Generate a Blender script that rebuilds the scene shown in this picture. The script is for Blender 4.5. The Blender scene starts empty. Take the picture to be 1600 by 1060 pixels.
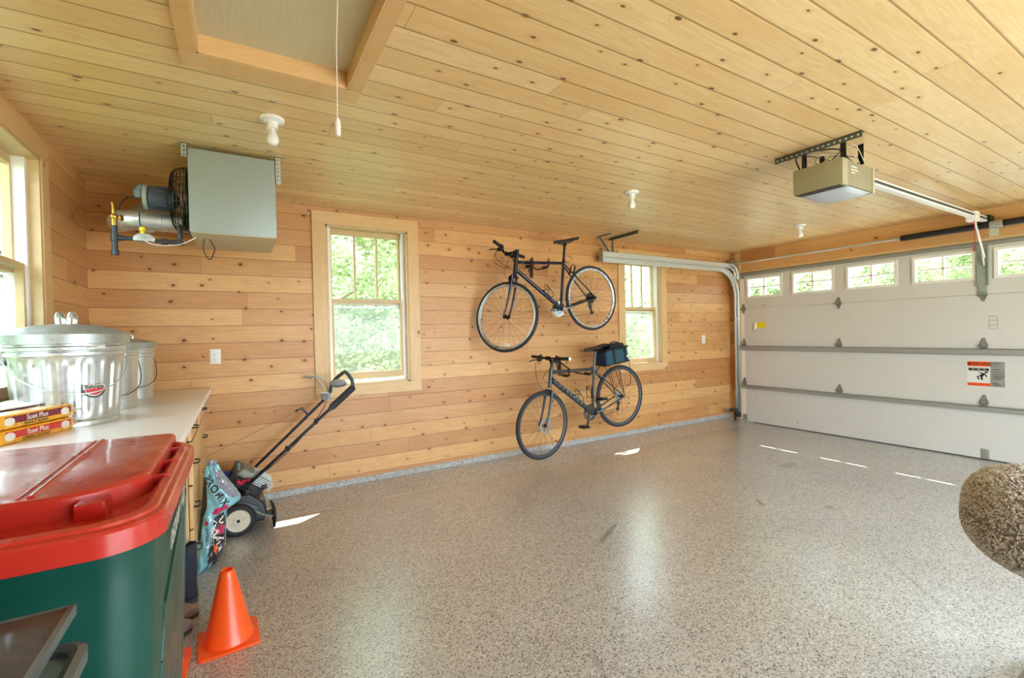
import bpy, bmesh, math, random
from math import sin, cos, pi, radians as rad
from mathutils import Vector, Matrix
random.seed(11)
S = bpy.context.scene
V = Vector
H = 2.5; W = 7.28; YF = -5.75; WT = 0.15

# ---------------------------------------------------------------- camera
cam = bpy.data.cameras.new('camera'); camo = bpy.data.objects.new('camera', cam); S.collection.objects.link(camo)
yaw, pitch, roll = 0.5369, -0.0108, -0.0216
f_ = V((sin(yaw)*cos(pitch), cos(yaw)*cos(pitch), sin(pitch))); r_ = V((cos(yaw), -sin(yaw), 0)); u_ = r_.cross(f_)
R_ = r_*cos(roll) + u_*sin(roll); U_ = u_*cos(roll) - r_*sin(roll)
m = Matrix((R_, U_, -f_)).transposed().to_4x4(); m.translation = V((0.8976, -4.2587, 1.3628))
camo.matrix_world = m
cam.sensor_width = 36; cam.lens = 715.9/1600*36; cam.clip_start = 0.03; cam.clip_end = 200
S.camera = camo

# ---------------------------------------------------------------- light
w = bpy.data.worlds.new('sky'); S.world = w; w.use_nodes = True
wn = w.node_tree.nodes; bg = wn['Background']
bg.inputs[0].default_value = (0.72, 0.87, 1.0, 1); bg.inputs[1].default_value = 8.5
sun = bpy.data.lights.new('sun', 'SUN'); sun.energy = 22; sun.angle = rad(0.6); sun.color = (1, 0.97, 0.93)
suno = bpy.data.objects.new('sun', sun); S.collection.objects.link(suno)
suno.rotation_euler = V((0.64, 0.44, 1.0)).to_track_quat('Z', 'Y').to_euler()
S.view_settings.view_transform = 'Standard'; S.view_settings.look = 'None'
S.view_settings.gamma = 1; S.view_settings.exposure = 0.50; S.view_settings.use_curve_mapping = False
S.cycles.use_denoising = True
S.cycles.max_bounces = 10; S.cycles.diffuse_bounces = 8; S.cycles.glossy_bounces = 4
S.cycles.transmission_bounces = 6; S.cycles.transparent_max_bounces = 12
S.cycles.sample_clamp_indirect = 6; S.cycles.caustics_reflective = False; S.cycles.caustics_refractive = False

# ---------------------------------------------------------------- material helpers
def srgb(r, g, b):
    def c(x):
        x /= 255
        return x/12.92 if x <= .04045 else ((x+.055)/1.055)**2.4
    return (c(r), c(g), c(b), 1)
class G:
    def __init__(s, name):
        s.m = bpy.data.materials.new(name); s.m.use_nodes = True; s.t = s.m.node_tree; s.t.nodes.clear()
        s.out = s.n('ShaderNodeOutputMaterial')
    def n(s, t, **k):
        o = s.t.nodes.new(t)
        for a, b in k.items(): setattr(o, a, b)
        return o
    def put(s, node, i, v):
        if v is None: return
        if isinstance(v, bpy.types.NodeSocket): s.t.links.new(v, node.inputs[i])
        else: node.inputs[i].default_value = v
    def math(s, op, a, b=None, c=None, clamp=False):
        o = s.n('ShaderNodeMath', operation=op, use_clamp=clamp); s.put(o, 0, a); s.put(o, 1, b); s.put(o, 2, c); return o.outputs[0]
    def mix(s, f, a, b, bt='MIX'):
        o = s.n('ShaderNodeMix', data_type='RGBA', blend_type=bt); s.put(o, 0, f); s.put(o, 6, a); s.put(o, 7, b); return o.outputs[2]
    def comb(s, x, y, z):
        o = s.n('ShaderNodeCombineXYZ'); s.put(o, 0, x); s.put(o, 1, y); s.put(o, 2, z); return o.outputs[0]
    def ramp(s, f, stops):
        o = s.n('ShaderNodeValToRGB'); e = o.color_ramp.elements
        while len(e) < len(stops): e.new(.5)
        for k, (p, c) in enumerate(stops): e[k].position = p; e[k].color = c if len(c) == 4 else (*c, 1)
        s.put(o, 0, f); return o.outputs[0]
    def mr(s, v, a, b, c=0., d=1.):
        o = s.n('ShaderNodeMapRange'); s.put(o, 0, v); s.put(o, 1, a); s.put(o, 2, b); s.put(o, 3, c); s.put(o, 4, d); return o.outputs[0]
    def noise(s, vec, sc=5., det=2., rough=.5, dist=0., out=0):
        o = s.n('ShaderNodeTexNoise'); s.put(o, 'Vector', vec); s.put(o, 'Scale', sc); s.put(o, 'Detail', det); s.put(o, 'Roughness', rough); s.put(o, 'Distortion', dist); return o.outputs[out]
    def white(s, vec):
        o = s.n('ShaderNodeTexWhiteNoise'); s.put(o, 0, vec); return o.outputs[0]
    def pos(s):
        g = s.n('ShaderNodeNewGeometry'); x = s.n('ShaderNodeSeparateXYZ'); s.t.links.new(g.outputs[0], x.inputs[0]); return g.outputs[0], x.outputs[0], x.outputs[1], x.outputs[2]
    def obj(s):
        g = s.n('ShaderNodeTexCoord'); return g.outputs['Object']
    def bump(s, h, st=.3, d=.002):
        o = s.n('ShaderNodeBump'); s.put(o, 'Height', h); s.put(o, 'Strength', st); s.put(o, 'Distance', d); return o.outputs[0]
    def bsdf(s, col, rough=.5, metal=0., normal=None, coat=0., spec=.5, trans=0., alpha=None, sub=None, crough=.06):
        b = s.n('ShaderNodeBsdfPrincipled')
        s.put(b, 'Base Color', col); s.put(b, 'Roughness', rough); s.put(b, 'Metallic', metal); s.put(b, 'Coat Weight', coat); s.put(b, 'Coat Roughness', crough)
        s.put(b, 'Specular IOR Level', spec); s.put(b, 'Transmission Weight', trans)
        if normal is not None: s.put(b, 'Normal', normal)
        if alpha is not None: s.put(b, 'Alpha', alpha)
        s.t.links.new(b.outputs[0], s.out.inputs[0]); return s.m

def plain(name, col, rough=.5, metal=0., var=.12, scale=30., bump=0., coat=0., spec=.5, d=.001):
    g = G(name); p = g.obj(); n = g.noise(p, scale, 4, .6)
    c = g.mix(g.mr(n, .3, .7), tuple(x*(1-var) for x in col[:3])+(1,), tuple(min(1, x*(1+var)) for x in col[:3])+(1,))
    r = g.mr(n, .3, .7, max(0, rough-.08), min(1, rough+.08)) if var > .05 else rough
    return g.bsdf(c, r, metal, g.bump(n, bump, d) if bump else None, coat, spec)

def wood(name, u, v, width, length, cols, voff=0., knots=.5, groove=.010, rough=.45, tone=1., coat=.15, ks=.28, el=1.15, br=.55):
    """boards running along axis u, stacked along axis v (0,1,2 = x,y,z)"""
    g = G(name); P, *X = g.pos(); U, Vv = X[u], X[v]
    vv = g.math('DIVIDE', g.math('ADD', Vv, 50+voff), width); row = g.math('FLOOR', vv); fr = g.math('FRACT', vv)
    rr = g.white(g.comb(row, 3.3, u*7.1))
    uu = g.math('DIVIDE', g.math('ADD', U, g.math('MULTIPLY_ADD', rr, 9.7, 60.)), length); bd = g.math('FLOOR', uu); fu = g.math('FRACT', uu)
    idn = g.n('ShaderNodeTexWhiteNoise'); g.put(idn, 0, g.comb(row, bd, 1.7)); rid = idn.outputs[0]
    ids = g.n('ShaderNodeSeparateColor'); g.put(ids, 0, idn.outputs[1]); r2, r3 = ids.outputs[1], ids.outputs[2]
    # knots
    vo = g.n('ShaderNodeTexVoronoi', voronoi_dimensions='2D'); vo.inputs['Randomness'].default_value = 1
    g.put(vo, 'Vector', g.comb(g.math('DIVIDE', U, ks*el), g.math('DIVIDE', Vv, ks*.8), 0.)); vo.inputs['Scale'].default_value = 1
    vc = g.n('ShaderNodeSeparateColor'); g.put(vc, 0, vo.outputs['Color'])
    kn = g.math('LESS_THAN', vc.outputs[0], knots)
    nz = g.noise(P, 60., 3, .6)
    kd = g.math('ADD', vo.outputs['Distance'], g.math('MULTIPLY_ADD', nz, .03, -.015))
    kr = g.math('MULTIPLY_ADD', vc.outputs[1], .046, .038)
    core = g.math('MULTIPLY', kn, g.math('SUBTRACT', 1., g.math('DIVIDE', kd, kr), clamp=True))
    core = g.mr(core, .0, .35)
    halo = g.math('MULTIPLY', kn, g.math('SUBTRACT', 1., g.math('DIVIDE', kd, g.math('MULTIPLY', kr, 3.2)), clamp=True))
    # grain
    gx = g.math('MULTIPLY_ADD', U, 1.3, g.math('MULTIPLY', rid, 40.)); gy = g.math('MULTIPLY_ADD', Vv, 16., g.math('MULTIPLY', r2, 90.))
    gy = g.math('ADD', gy, g.math('MULTIPLY', halo, 1.6))
    n1 = g.noise(g.comb(gx, gy, 0.), 1., 3, .55, .5)
    rings = g.math('FRACT', g.math('MULTIPLY', n1, 7.)); rings = g.math('ABSOLUTE', g.math('MULTIPLY_ADD', rings, 2., -1.))
    n2 = g.noise(g.comb(g.math('MULTIPLY', U, 6.), g.math('MULTIPLY', gy, 9.), 0.), 1., 3, .7)
    n3 = g.noise(g.comb(g.math('MULTIPLY', gx, .8), g.math('MULTIPLY', gy, .12), 5.), 1., 2, .5)
    base = g.ramp(g.math('MULTIPLY_ADD', rid, br, .5-br/2), [(0., cols[0]), (.35, cols[1]), (.7, cols[2]), (1., cols[3])])
    dark = g.mix(1., base, cols[4], 'MULTIPLY')
    c = g.mix(g.math('MULTIPLY', g.mr(rings, .2, 1.), .30), base, dark)
    c = g.mix(g.math('MULTIPLY', g.mr(n2, .45, .75), .38), c, dark)
    c = g.mix(g.math('MULTIPLY', g.mr(n3, .52, .72), .55), c, g.mix(1., base, cols[6], 'MULTIPLY'))
    c = g.mix(g.math('MULTIPLY', halo, .55), c, dark)
    c = g.mix(g.math('MULTIPLY', core, .9), c, cols[5])
    e = g.math('MINIMUM', fr, g.math('SUBTRACT', 1., fr)); e = g.math('MULTIPLY', e, width)
    eu = g.math('MULTIPLY', g.math('MINIMUM', fu, g.math('SUBTRACT', 1., fu)), length)
    gap = g.math('LESS_THAN', e, groove*.22); gu = g.math('LESS_THAN', eu, .0012)
    gg = g.math('MAXIMUM', gap, gu)
    if groove > 0: c = g.mix(g.math('MULTIPLY', gg, .75), c, g.mix(1., dark, (.45, .36, .27, 1), 'MULTIPLY'))
    hgt = g.math('MINIMUM', g.math('DIVIDE', e, max(groove, .001)*.5), 1.)
    hgt = g.math('ADD', hgt, g.math('MULTIPLY', n2, .05)) if groove > 0 else n2
    return g.bsdf(c, rough, 0., g.bump(hgt, .35 if groove > 0 else .08, .003), coat, crough=.30)

PINE_W = [srgb(216,164,102), srgb(228,182,122), srgb(198,142,86), srgb(234,194,138), (.72,.54,.36,1), srgb(78,40,20), (.78,.58,.44,1)]
PINE_C = [srgb(234,206,150), srgb(240,214,160), srgb(226,194,136), srgb(243,220,172), (.76,.61,.43,1), srgb(92,60,34), (.86,.72,.56,1)]
PINE_T = [srgb(230,196,144), srgb(230,196,144), srgb(222,186,132), srgb(234,202,152), (.80,.66,.48,1), srgb(116,72,36), (.88,.78,.62,1)]
M = {}
M['wall_x'] = wood('pine_boards_back_wall', 0, 2, .1345, 2.6, PINE_W, voff=-.0975, knots=.62, ks=.19, br=.75)
M['wall_y'] = wood('pine_boards_side_wall', 1, 2, .1345, 2.4, PINE_W, voff=-.0975, knots=.5)
M['ceil'] = wood('pine_boards_ceiling', 0, 1, .1365, 3.9, PINE_C, voff=-.03, knots=.6, rough=.36, coat=.3, ks=.17, el=1.5, br=.34, groove=.016)
M['trimx'] = wood('pine_trim_along_x', 0, 2, 5., 9., PINE_T, knots=.35, groove=0)
M['trimy'] = wood('pine_trim_along_y', 1, 2, 5., 9., PINE_T, knots=.35, groove=0)
M['trimz'] = wood('pine_trim_upright', 2, 0, 5., 9., PINE_T, knots=.35, groove=0)
M['trimzy'] = wood('pine_trim_upright_side', 2, 1, 5., 9., PINE_T, knots=.35, groove=0)
M['header'] = wood('pine_header_boards', 1, 2, .17, 3.6, PINE_W, voff=.02, knots=.4)
M['ply'] = wood('plywood_hatch_panel', 1, 0, 5., 9., [srgb(216,208,178)]*2+[srgb(206,198,166)]*2+[(.88,.82,.70,1), srgb(170,140,96), (.9,.84,.7,1)], knots=.08, groove=0)
M['sash'] = plain('pine_window_sash', srgb(206,178,130), .4, var=.08, scale=12)
M['cab'] = wood('pine_cabinet', 2, 1, 5., 9., PINE_T, knots=.2, groove=0)

def floor_mat(name='speckled_epoxy_floor', gloss=True):
    g = G(name); P, X, Y, Z = g.pos()
    c = None
    v = g.n('ShaderNodeTexVoronoi'); g.put(v, 'Vector', P); v.inputs['Scale'].default_value = 180
    s = g.n('ShaderNodeSeparateColor'); g.put(s, 0, v.outputs['Color'])
    flake = g.ramp(s.outputs[0], [(0., srgb(90,88,84)), (.07, srgb(130,130,127)), (.17, srgb(172,173,171)), (.45, srgb(190,191,189)), (.8, srgb(201,203,202)), (.95, srgb(224,228,230))])
    flake.node.color_ramp.interpolation = 'CONSTANT'
    v2 = g.n('ShaderNodeTexVoronoi'); g.put(v2, 'Vector', P); v2.inputs['Scale'].default_value = 60
    s2 = g.n('ShaderNodeSeparateColor'); g.put(s2, 0, v2.outputs['Color'])
    m2 = g.math('MULTIPLY', g.math('LESS_THAN', s2.outputs[0], .14), g.math('LESS_THAN', v2.outputs['Distance'], .38))
    c = g.mix(g.math('MULTIPLY', m2, .5), flake, srgb(120,112,102))
    big = g.noise(P, 1.1, 4, .6)
    c = g.mix(1., c, g.ramp(big, [(.3, (.84,.82,.80)), (.7, (1.,.99,.97))]), 'MULTIPLY')
    # scuffs and stains
    for (x, y, rx, ry, a, k) in ((3.02,-1.92,.20,.025,.5,.55), (4.37,-2.17,.10,.02,.9,.6), (5.55,-1.75,.16,.07,.1,.4), (2.65,-3.4,.14,.05,.4,.5), (4.7,-2.5,.05,.03,.3,.5), (2.1,-2.9,.3,.02,1.2,.25), (3.9,-3.3,.4,.012,.8,.25)):
        dx = g.math('SUBTRACT', X, x); dy = g.math('SUBTRACT', Y, y)
        a1 = g.math('ADD', g.math('MULTIPLY', dx, cos(a)/rx), g.math('MULTIPLY', dy, sin(a)/rx))
        a2 = g.math('SUBTRACT', g.math('MULTIPLY', dy, cos(a)/ry), g.math('MULTIPLY', dx, sin(a)/ry))
        d = g.math('SQRT', g.math('ADD', g.math('POWER', g.math('ABSOLUTE', a1), 2.), g.math('POWER', g.math('ABSOLUTE', a2), 2.)))
        d = g.math('ADD', d, g.math('MULTIPLY_ADD', g.noise(P, 14., 4, .7), 2.2, -1.1))
        c = g.mix(g.mr(d, 1.1, .5, 0., k), c, srgb(70,64,58))
    n = g.noise(P, 3.5, 5, .65); n4 = g.noise(P, 220., 2, .5)
    if not gloss: return g.bsdf(c, .75, 0., g.bump(n4, .3, .002))
    m_ = g.bsdf(c, .40, 0., g.bump(n4, .12, .001), .9, .6)
    b_ = [q for q in g.t.nodes if q.type == 'BSDF_PRINCIPLED'][0]; b_.inputs['Coat IOR'].default_value = 1.75; g.put(b_, 'Coat Roughness', .24); g.put(b_, 'Coat Normal', g.bump(g.noise(P, 160., 2, .5), .10, .0015)); return m_
M['floor'] = floor_mat()
M['curb'] = floor_mat('speckled_concrete_curb', False)
M['white'] = plain('white_door_paint', srgb(212,211,206), .42, var=.02, scale=3)
M['whiteframe'] = plain('white_window_frame', srgb(238,237,232), .35, var=.02)
M['galv'] = plain('galvanized_steel', srgb(212,218,218), .36, .85, var=.10, scale=60)
M['galvl'] = plain('bright_zinc_steel', srgb(206,210,206), .35, .35, var=.05, scale=40)
M['galvd'] = plain('dull_galvanized_steel', srgb(178,184,180), .45, .75, var=.15, scale=80)
M['black'] = plain('black_plastic', srgb(26,27,30), .42, var=.1)
M['rubber'] = plain('black_rubber', srgb(40,42,45), .7, var=.12, bump=.15)
M['blackmetal'] = plain('black_painted_steel', srgb(20,20,22), .3, .2, var=.1)
M['chrome'] = plain('polished_steel', srgb(205,206,208), .18, 1., var=.04)
M['brass'] = plain('brass', srgb(190,150,70), .3, .9, var=.1)
M['ironpipe'] = plain('dark_iron_pipe', srgb(66,70,76), .45, .5, var=.1)
M['porcelain'] = plain('white_porcelain', srgb(238,238,236), .22, var=.01)
M['whiteplastic'] = plain('white_plastic', srgb(236,234,228), .3, var=.02)
M['yellow'] = plain('yellow_plastic', srgb(240,214,20), .4, var=.04)
M['ltgrey'] = plain('light_grey_paint', srgb(152,162,156), .38, .1, var=.025, scale=6)
M['beige'] = plain('beige_enamel', srgb(190,184,158), .4, .1, var=.03, scale=6)
M['greytan'] = plain('tan_grey_plastic', srgb(138,132,106), .4, var=.03)
M['red'] = plain('red_plastic', srgb(172,30,26), .3, var=.10, scale=6, coat=.3)
M['orange'] = plain('orange_cone_plastic', srgb(250,92,28), .35, var=.05, scale=8, coat=.2)
M['counter'] = plain('white_laminate', srgb(246,247,248), .28, var=.02, scale=5)
M['gasket'] = plain('grey_rubber_seal', srgb(70,70,68), .7)
M['grass'] = plain('grass_ground', srgb(96,112,64), .9, var=.4, scale=8)
M['concrete'] = plain('pale_concrete', srgb(214,208,196), .8, var=.1, scale=4)
M['bark'] = plain('tree_bark', srgb(150,140,124), .85, var=.3, scale=20, bump=.5, d=.01)
M['siding'] = plain('outer_siding', srgb(150,120,84), .7)
def leafmat(name, col):
    g = G(name); oi = g.n('ShaderNodeNewGeometry')
    n = g.white(g.comb(oi.outputs['Random Per Island'], .3, .7))
    c = g.mix(n, tuple(x*.65 for x in col[:3])+(1,), tuple(min(1, x*1.3) for x in col[:3])+(1,))
    d = g.n('ShaderNodeBsdfDiffuse'); t = g.n('ShaderNodeBsdfTranslucent'); mx = g.n('ShaderNodeMixShader')
    g.put(d, 0, c); g.put(t, 0, c); g.put(mx, 0, .5); g.t.links.new(d.outputs[0], mx.inputs[1]); g.t.links.new(t.outputs[0], mx.inputs[2]); g.t.links.new(mx.outputs[0], g.out.inputs[0]); return g.m
M['leaf'] = leafmat('green_leaves', srgb(182,194,154)); M['leaf2'] = leafmat('pale_green_leaves', srgb(200,209,178))
def glass(name, tint, haze=.0, rough=0.02, f0=.01):
    g = G(name); a = g.n('ShaderNodeBsdfTransparent'); g.put(a, 0, tint); b = g.n('ShaderNodeBsdfGlossy'); g.put(b, 'Roughness', rough)
    lw = g.n('ShaderNodeLayerWeight'); lw.inputs[0].default_value = .5; fr = g.math('MULTIPLY_ADD', g.math('POWER', lw.outputs['Facing'], 5.), .5 if f0 else 0., f0); mx = g.n('ShaderNodeMixShader')
    g.put(mx, 0, fr); g.t.links.new(a.outputs[0], mx.inputs[1]); g.t.links.new(b.outputs[0], mx.inputs[2]); o = mx.outputs[0]
    if haze:
        d = g.n('ShaderNodeBsdfDiffuse'); g.put(d, 0, (.85,.88,.88,1)); t = g.n('ShaderNodeBsdfTranslucent'); g.put(t, 0, (.85,.88,.88,1))
        m1 = g.n('ShaderNodeMixShader'); g.t.links.new(d.outputs[0], m1.inputs[1]); g.t.links.new(t.outputs[0], m1.inputs[2])
        m2 = g.n('ShaderNodeMixShader'); m2.inputs[0].default_value = haze; g.t.links.new(o, m2.inputs[1]); g.t.links.new(m1.outputs[0], m2.inputs[2]); o = m2.outputs[0]
    g.t.links.new(o, g.out.inputs[0]); return g.m
M['glass'] = glass('window_glass', (.96,.98,.97,1)); M['screen'] = glass('insect_screen', (.9,.9,.9,1), .05, f0=0.)
M['toteplastic'] = glass('clear_smoky_plastic', (.62,.64,.62,1), .25, .15)

# ---------------------------------------------------------------- mesh builder
class MB:
    def __init__(s): s.v = []; s.f = []; s.mi = []; s.calls = []
    def each(s, *a, **k):
        out = []
        for vs, fs in s.calls: q = MB(); q.add(vs, fs); out.append(q.build(*a, **k))
        return out
    def add(s, vs, fs, mi=0):
        vs = [tuple(x) for x in vs]; fs = list(fs); s.calls.append((vs, fs))
        o = len(s.v); s.v += [tuple(x) for x in vs]; s.f += [tuple(o+i for i in f) for f in fs]; s.mi += [mi]*len(fs); return s
    def box(s, a, b, mi=0, xf=None):
        x0, y0, z0 = a; x1, y1, z1 = b
        vs = [V(p) for p in ((x0,y0,z0),(x1,y0,z0),(x1,y1,z0),(x0,y1,z0),(x0,y0,z1),(x1,y0,z1),(x1,y1,z1),(x0,y1,z1))]
        if xf: vs = [xf(p) if callable(xf) else xf @ p for p in vs]
        return s.add(vs, [(0,3,2,1),(4,5,6,7),(0,1,5,4),(1,2,6,5),(2,3,7,6),(3,0,4,7)], mi)
    def frame(s, p0, p1, up=None):
        d = (V(p1)-V(p0)).normalized(); u = V(up) if up else (V((0,0,1)) if abs(d.z) < .95 else V((1,0,0)))
        a = d.cross(u).normalized(); return d, a, a.cross(d).normalized()
    def bar(s, p0, p1, w, h, mi=0, up=None):
        d, a, b = s.frame(p0, p1, up); p0, p1 = V(p0), V(p1)
        vs = [p + a*x*w/2 + b*y*h/2 for p in (p0, p1) for x, y in ((-1,-1),(1,-1),(1,1),(-1,1))]
        return s.add(vs, [(3,2,1,0),(4,5,6,7),(0,1,5,4),(1,2,6,5),(2,3,7,6),(3,0,4,7)], mi)
    def cyl(s, p0, p1, r0, r1=None, n=16, mi=0, cap=True):
        r1 = r0 if r1 is None else r1; d, a, b = s.frame(p0, p1); vs = []
        for p, r in ((V(p0), r0), (V(p1), r1)):
            vs += [p + (a*cos(2*pi*k/n) + b*sin(2*pi*k/n))*r for k in range(n)]
        fs = [(k, (k+1) % n, n+(k+1) % n, n+k) for k in range(n)]
        if cap: fs += [tuple(range(n))[::-1], tuple(range(n, 2*n))]
        return s.add(vs, fs, mi)
    def tube(s, pts, r, n=8, mi=0, closed=False, flat=None):
        pts = [V(p) for p in pts]; N = len(pts); vs = []; prev = None
        for i, p in enumerate(pts):
            if closed: d = pts[(i+1) % N]-pts[i-1]
            else: d = pts[min(i+1, N-1)]-pts[max(i-1, 0)]
            d.normalize()
            a = prev - d*prev.dot(d) if prev is not None else d.orthogonal()
            if a.length < 1e-6: a = d.orthogonal()
            a.normalize(); prev = a; b = d.cross(a); rr = r[i] if isinstance(r, (list, tuple)) else r
            vs += [p + (a*cos(2*pi*k/n) + b*sin(2*pi*k/n))*rr for k in range(n)]
        fs = []
        for i in range(N if closed else N-1):
            j = (i+1) % N
            fs += [(i*n+k, i*n+(k+1) % n, j*n+(k+1) % n, j*n+k) for k in range(n)]
        if not closed: fs += [tuple(range(n))[::-1], tuple(range((N-1)*n, N*n))]
        return s.add(vs, fs, mi)
    def lathe(s, prof, c, ax=(0,0,1), n=32, mi=0, mod=None):
        c = V(c); ax = V(ax).normalized(); a = ax.orthogonal().normalized(); b = ax.cross(a); vs = []
        if abs(ax.z) > .99: a, b = V((1,0,0)), V((0,1,0))*ax.z
        for (r, h) in prof:
            for k in range(n):
                t = 2*pi*k/n; q = r if mod is None else mod(r, h, t)
                vs.append(c + ax*h + (a*cos(t)+b*sin(t))*q)
        fs = [(i*n+k, i*n+(k+1) % n, (i+1)*n+(k+1) % n, (i+1)*n+k) for i in range(len(prof)-1) for k in range(n)]
        if tuple(prof[0]) != tuple(prof[-1]): fs += [tuple(range(n))[::-1], tuple(range((len(prof)-1)*n, len(prof)*n))]
        return s.add(vs, fs, mi)
    def torus(s, c, ax, R, r, n=48, k=10, mi=0, rz=None):
        ax = V(ax).normalized(); a = ax.orthogonal().normalized(); b = ax.cross(a); c = V(c); vs = []; rz = rz or r
        for i in range(n):
            t = 2*pi*i/n; e = a*cos(t)+b*sin(t)
            for j in range(k):
                q = 2*pi*j/k; vs.append(c + e*(R+r*cos(q)) + ax*rz*sin(q))
        fs = [(i*k+j, ((i+1) % n)*k+j, ((i+1) % n)*k+(j+1) % k, i*k+(j+1) % k) for i in range(n) for j in range(k)]
        return s.add(vs, fs, mi)
    def ball(s, c, r, n=16, mi=0, xf=None):
        rx, ry, rz = (r, r, r) if not isinstance(r, (tuple, list)) else r; c = V(c); vs = []; k = n//2
        for i in range(k+1):
            t = pi*i/k
            for j in range(n):
                q = 2*pi*j/n; p = V((rx*sin(t)*cos(q), ry*sin(t)*sin(q), rz*cos(t)))
                vs.append(c + (xf @ p if xf else p))
        fs = [(i*n+j, (i+1)*n+j, (i+1)*n+(j+1) % n, i*n+(j+1) % n) for i in range(k) for j in range(n)]
        return s.add(vs, fs, mi)
    def prism(s, poly, z0, z1, mi=0, xf=None):
        n = len(poly); vs = [V((x, y, z)) for z in (z0, z1) for x, y in poly]
        if xf: vs = [xf(p) if callable(xf) else xf @ p for p in vs]
        return s.add(vs, [tuple(range(n))[::-1], tuple(range(n, 2*n))] + [(k, (k+1) % n, n+(k+1) % n, n+k) for k in range(n)], mi)
    def grid(s, fn, nu, nv, mi=0, both=False):
        vs = [fn(i/nu, j/nv) for j in range(nv+1) for i in range(nu+1)]
        return s.add(vs, [(j*(nu+1)+i, j*(nu+1)+i+1, (j+1)*(nu+1)+i+1, (j+1)*(nu+1)+i) for j in range(nv) for i in range(nu)], mi)
    def build(s, name, mats, parent=None, smooth=35, bevel=0., label=None, kind=None, solid=0., sub=0, seg=2):
        me = bpy.data.meshes.new(name); me.from_pydata(s.v, [], s.f)
        for m_ in (mats if isinstance(mats, (list, tuple)) else [mats]): me.materials.append(M[m_] if isinstance(m_, str) else m_)
        if len(me.materials) > 1: me.polygons.foreach_set('material_index', s.mi)
        bm = bmesh.new(); bm.from_mesh(me); bmesh.ops.remove_doubles(bm, verts=bm.verts, dist=1e-6); bmesh.ops.recalc_face_normals(bm, faces=bm.faces)
        if bevel: bmesh.ops.bevel(bm, geom=[e for e in bm.edges if e.is_manifold and e.calc_face_angle(0) > rad(40)], offset=bevel, segments=seg, profile=.6, affect='EDGES', clamp_overlap=True)
        for fc in bm.faces: fc.smooth = bool(smooth)
        if smooth:
            for e in bm.edges:
                if e.is_manifold and e.calc_face_angle(0) > rad(smooth): e.smooth = False
        bm.to_mesh(me); bm.free()
        o = bpy.data.objects.new(name, me); S.collection.objects.link(o)
        if parent: hang(o, parent)
        if solid: md = o.modifiers.new('s', 'SOLIDIFY'); md.thickness = solid; md.offset = 0
        if sub: md = o.modifiers.new('d', 'SUBSURF'); md.levels = md.render_levels = sub
        if label: o['label'] = label
        if kind: o['kind'] = kind
        return o
def world_loc(p):
    q = V(p.location); a = p.parent
    return q
def hang(o, p):
    o.parent = p
    if p.get('_origin') is not None: o.matrix_parent_inverse = Matrix.Translation(-V(p['_origin']))
def thing(name, label, cat, loc, group=None, kind=None):
    o = bpy.data.objects.new(name, None); S.collection.objects.link(o); o.location = loc; o['_origin'] = list(loc); o.empty_display_size = .1
    if label: o['label'] = label
    if cat: o['category'] = cat
    if group: o['group'] = group
    if kind: o['kind'] = kind
    return o
def tag(o, label, cat, group=None, kind=None):
    o['label'] = label; o['category'] = cat
    if group: o['group'] = group
    if kind: o['kind'] = kind
    return o
def text_mesh(txt, size, fn, lift=0., spacing=1., bold=0., ax='CENTER', depth=.0):
    """flat lettering mapped through fn(x, y) -> point; returns verts, faces"""
    cu = bpy.data.curves.new('t', 'FONT'); cu.body = txt; cu.size = size; cu.align_x = ax; cu.align_y = 'CENTER'; cu.space_character = spacing; cu.offset = bold; cu.resolution_u = 3
    o = bpy.data.objects.new('t', cu); S.collection.objects.link(o); bpy.context.view_layer.update()
    me = o.evaluated_get(bpy.context.evaluated_depsgraph_get()).to_mesh()
    bm = bmesh.new(); bm.from_mesh(me); bmesh.ops.triangulate(bm, faces=bm.faces)
    vs = [fn(v.co.x, v.co.y) for v in bm.verts]; fs = [tuple(v.index for v in f.verts) for f in bm.faces]
    bm.free(); o.evaluated_get(bpy.context.evaluated_depsgraph_get()).to_mesh_clear(); bpy.data.objects.remove(o); bpy.data.curves.remove(cu)
    return vs, fs
def smoothpath(pts, k=8):
    pts = [V(p) for p in pts]; out = []
    for i in range(len(pts)-1):
        p0, p1, p2, p3 = pts[max(i-1, 0)], pts[i], pts[i+1], pts[min(i+2, len(pts)-1)]
        for j in range(k):
            t = j/k; out.append(.5*((2*p1)+(-p0+p2)*t+(2*p0-5*p1+4*p2-p3)*t*t+(-p0+3*p1-3*p2+p3)*t**3))
    out.append(pts[-1]); return out

# ---------------------------------------------------------------- the room
def wall(name, mat, mapf, u0, u1, z0, z1, n0, n1, openings):
    """mapf(u,n,z); rectangular openings (ua,ub,za,zb)"""
    b = MB(); us = sorted({u0, u1, *[o[0] for o in openings], *[o[1] for o in openings]})
    for a, c in zip(us[:-1], us[1:]):
        zs = [(z0, z1)]
        for o in openings:
            if o[0] <= a and o[1] >= c:
                zs = [q for (s0, s1) in zs for q in ((s0, min(s1, o[2])), (max(s0, o[3]), s1)) if q[1]-q[0] > 1e-6]
        for s0, s1 in zs: b.box((a, n0, s0), (c, n1, s1), xf=lambda p: V(mapf(p.x, p.y, p.z)))
    return b.build(name, mat, smooth=0, kind='structure')
mback = lambda u, n, z: (u, n, z)           # n grows outwards (+Y)
mleft = lambda u, n, z: (-n, u, z)          # u = y
mright = lambda u, n, z: (W+n, u, z)
mfront = lambda u, n, z: (u, YF-n, z)
OB = [(1.56, 2.29, .935, 2.355), (5.09, 5.76, .935, 2.26+.03)]
OL = [(-2.34, -.89, 1.09, 2.35)]
DY0, DY1 = -.17, -5.31
wall('wall_back', 'wall_x', mback, -WT, W+WT, .10, H+.1, 0, WT, OB)
wall('wall_left', 'wall_y', mleft, YF, 0, .10, H+.1, 0, WT, OL)
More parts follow.
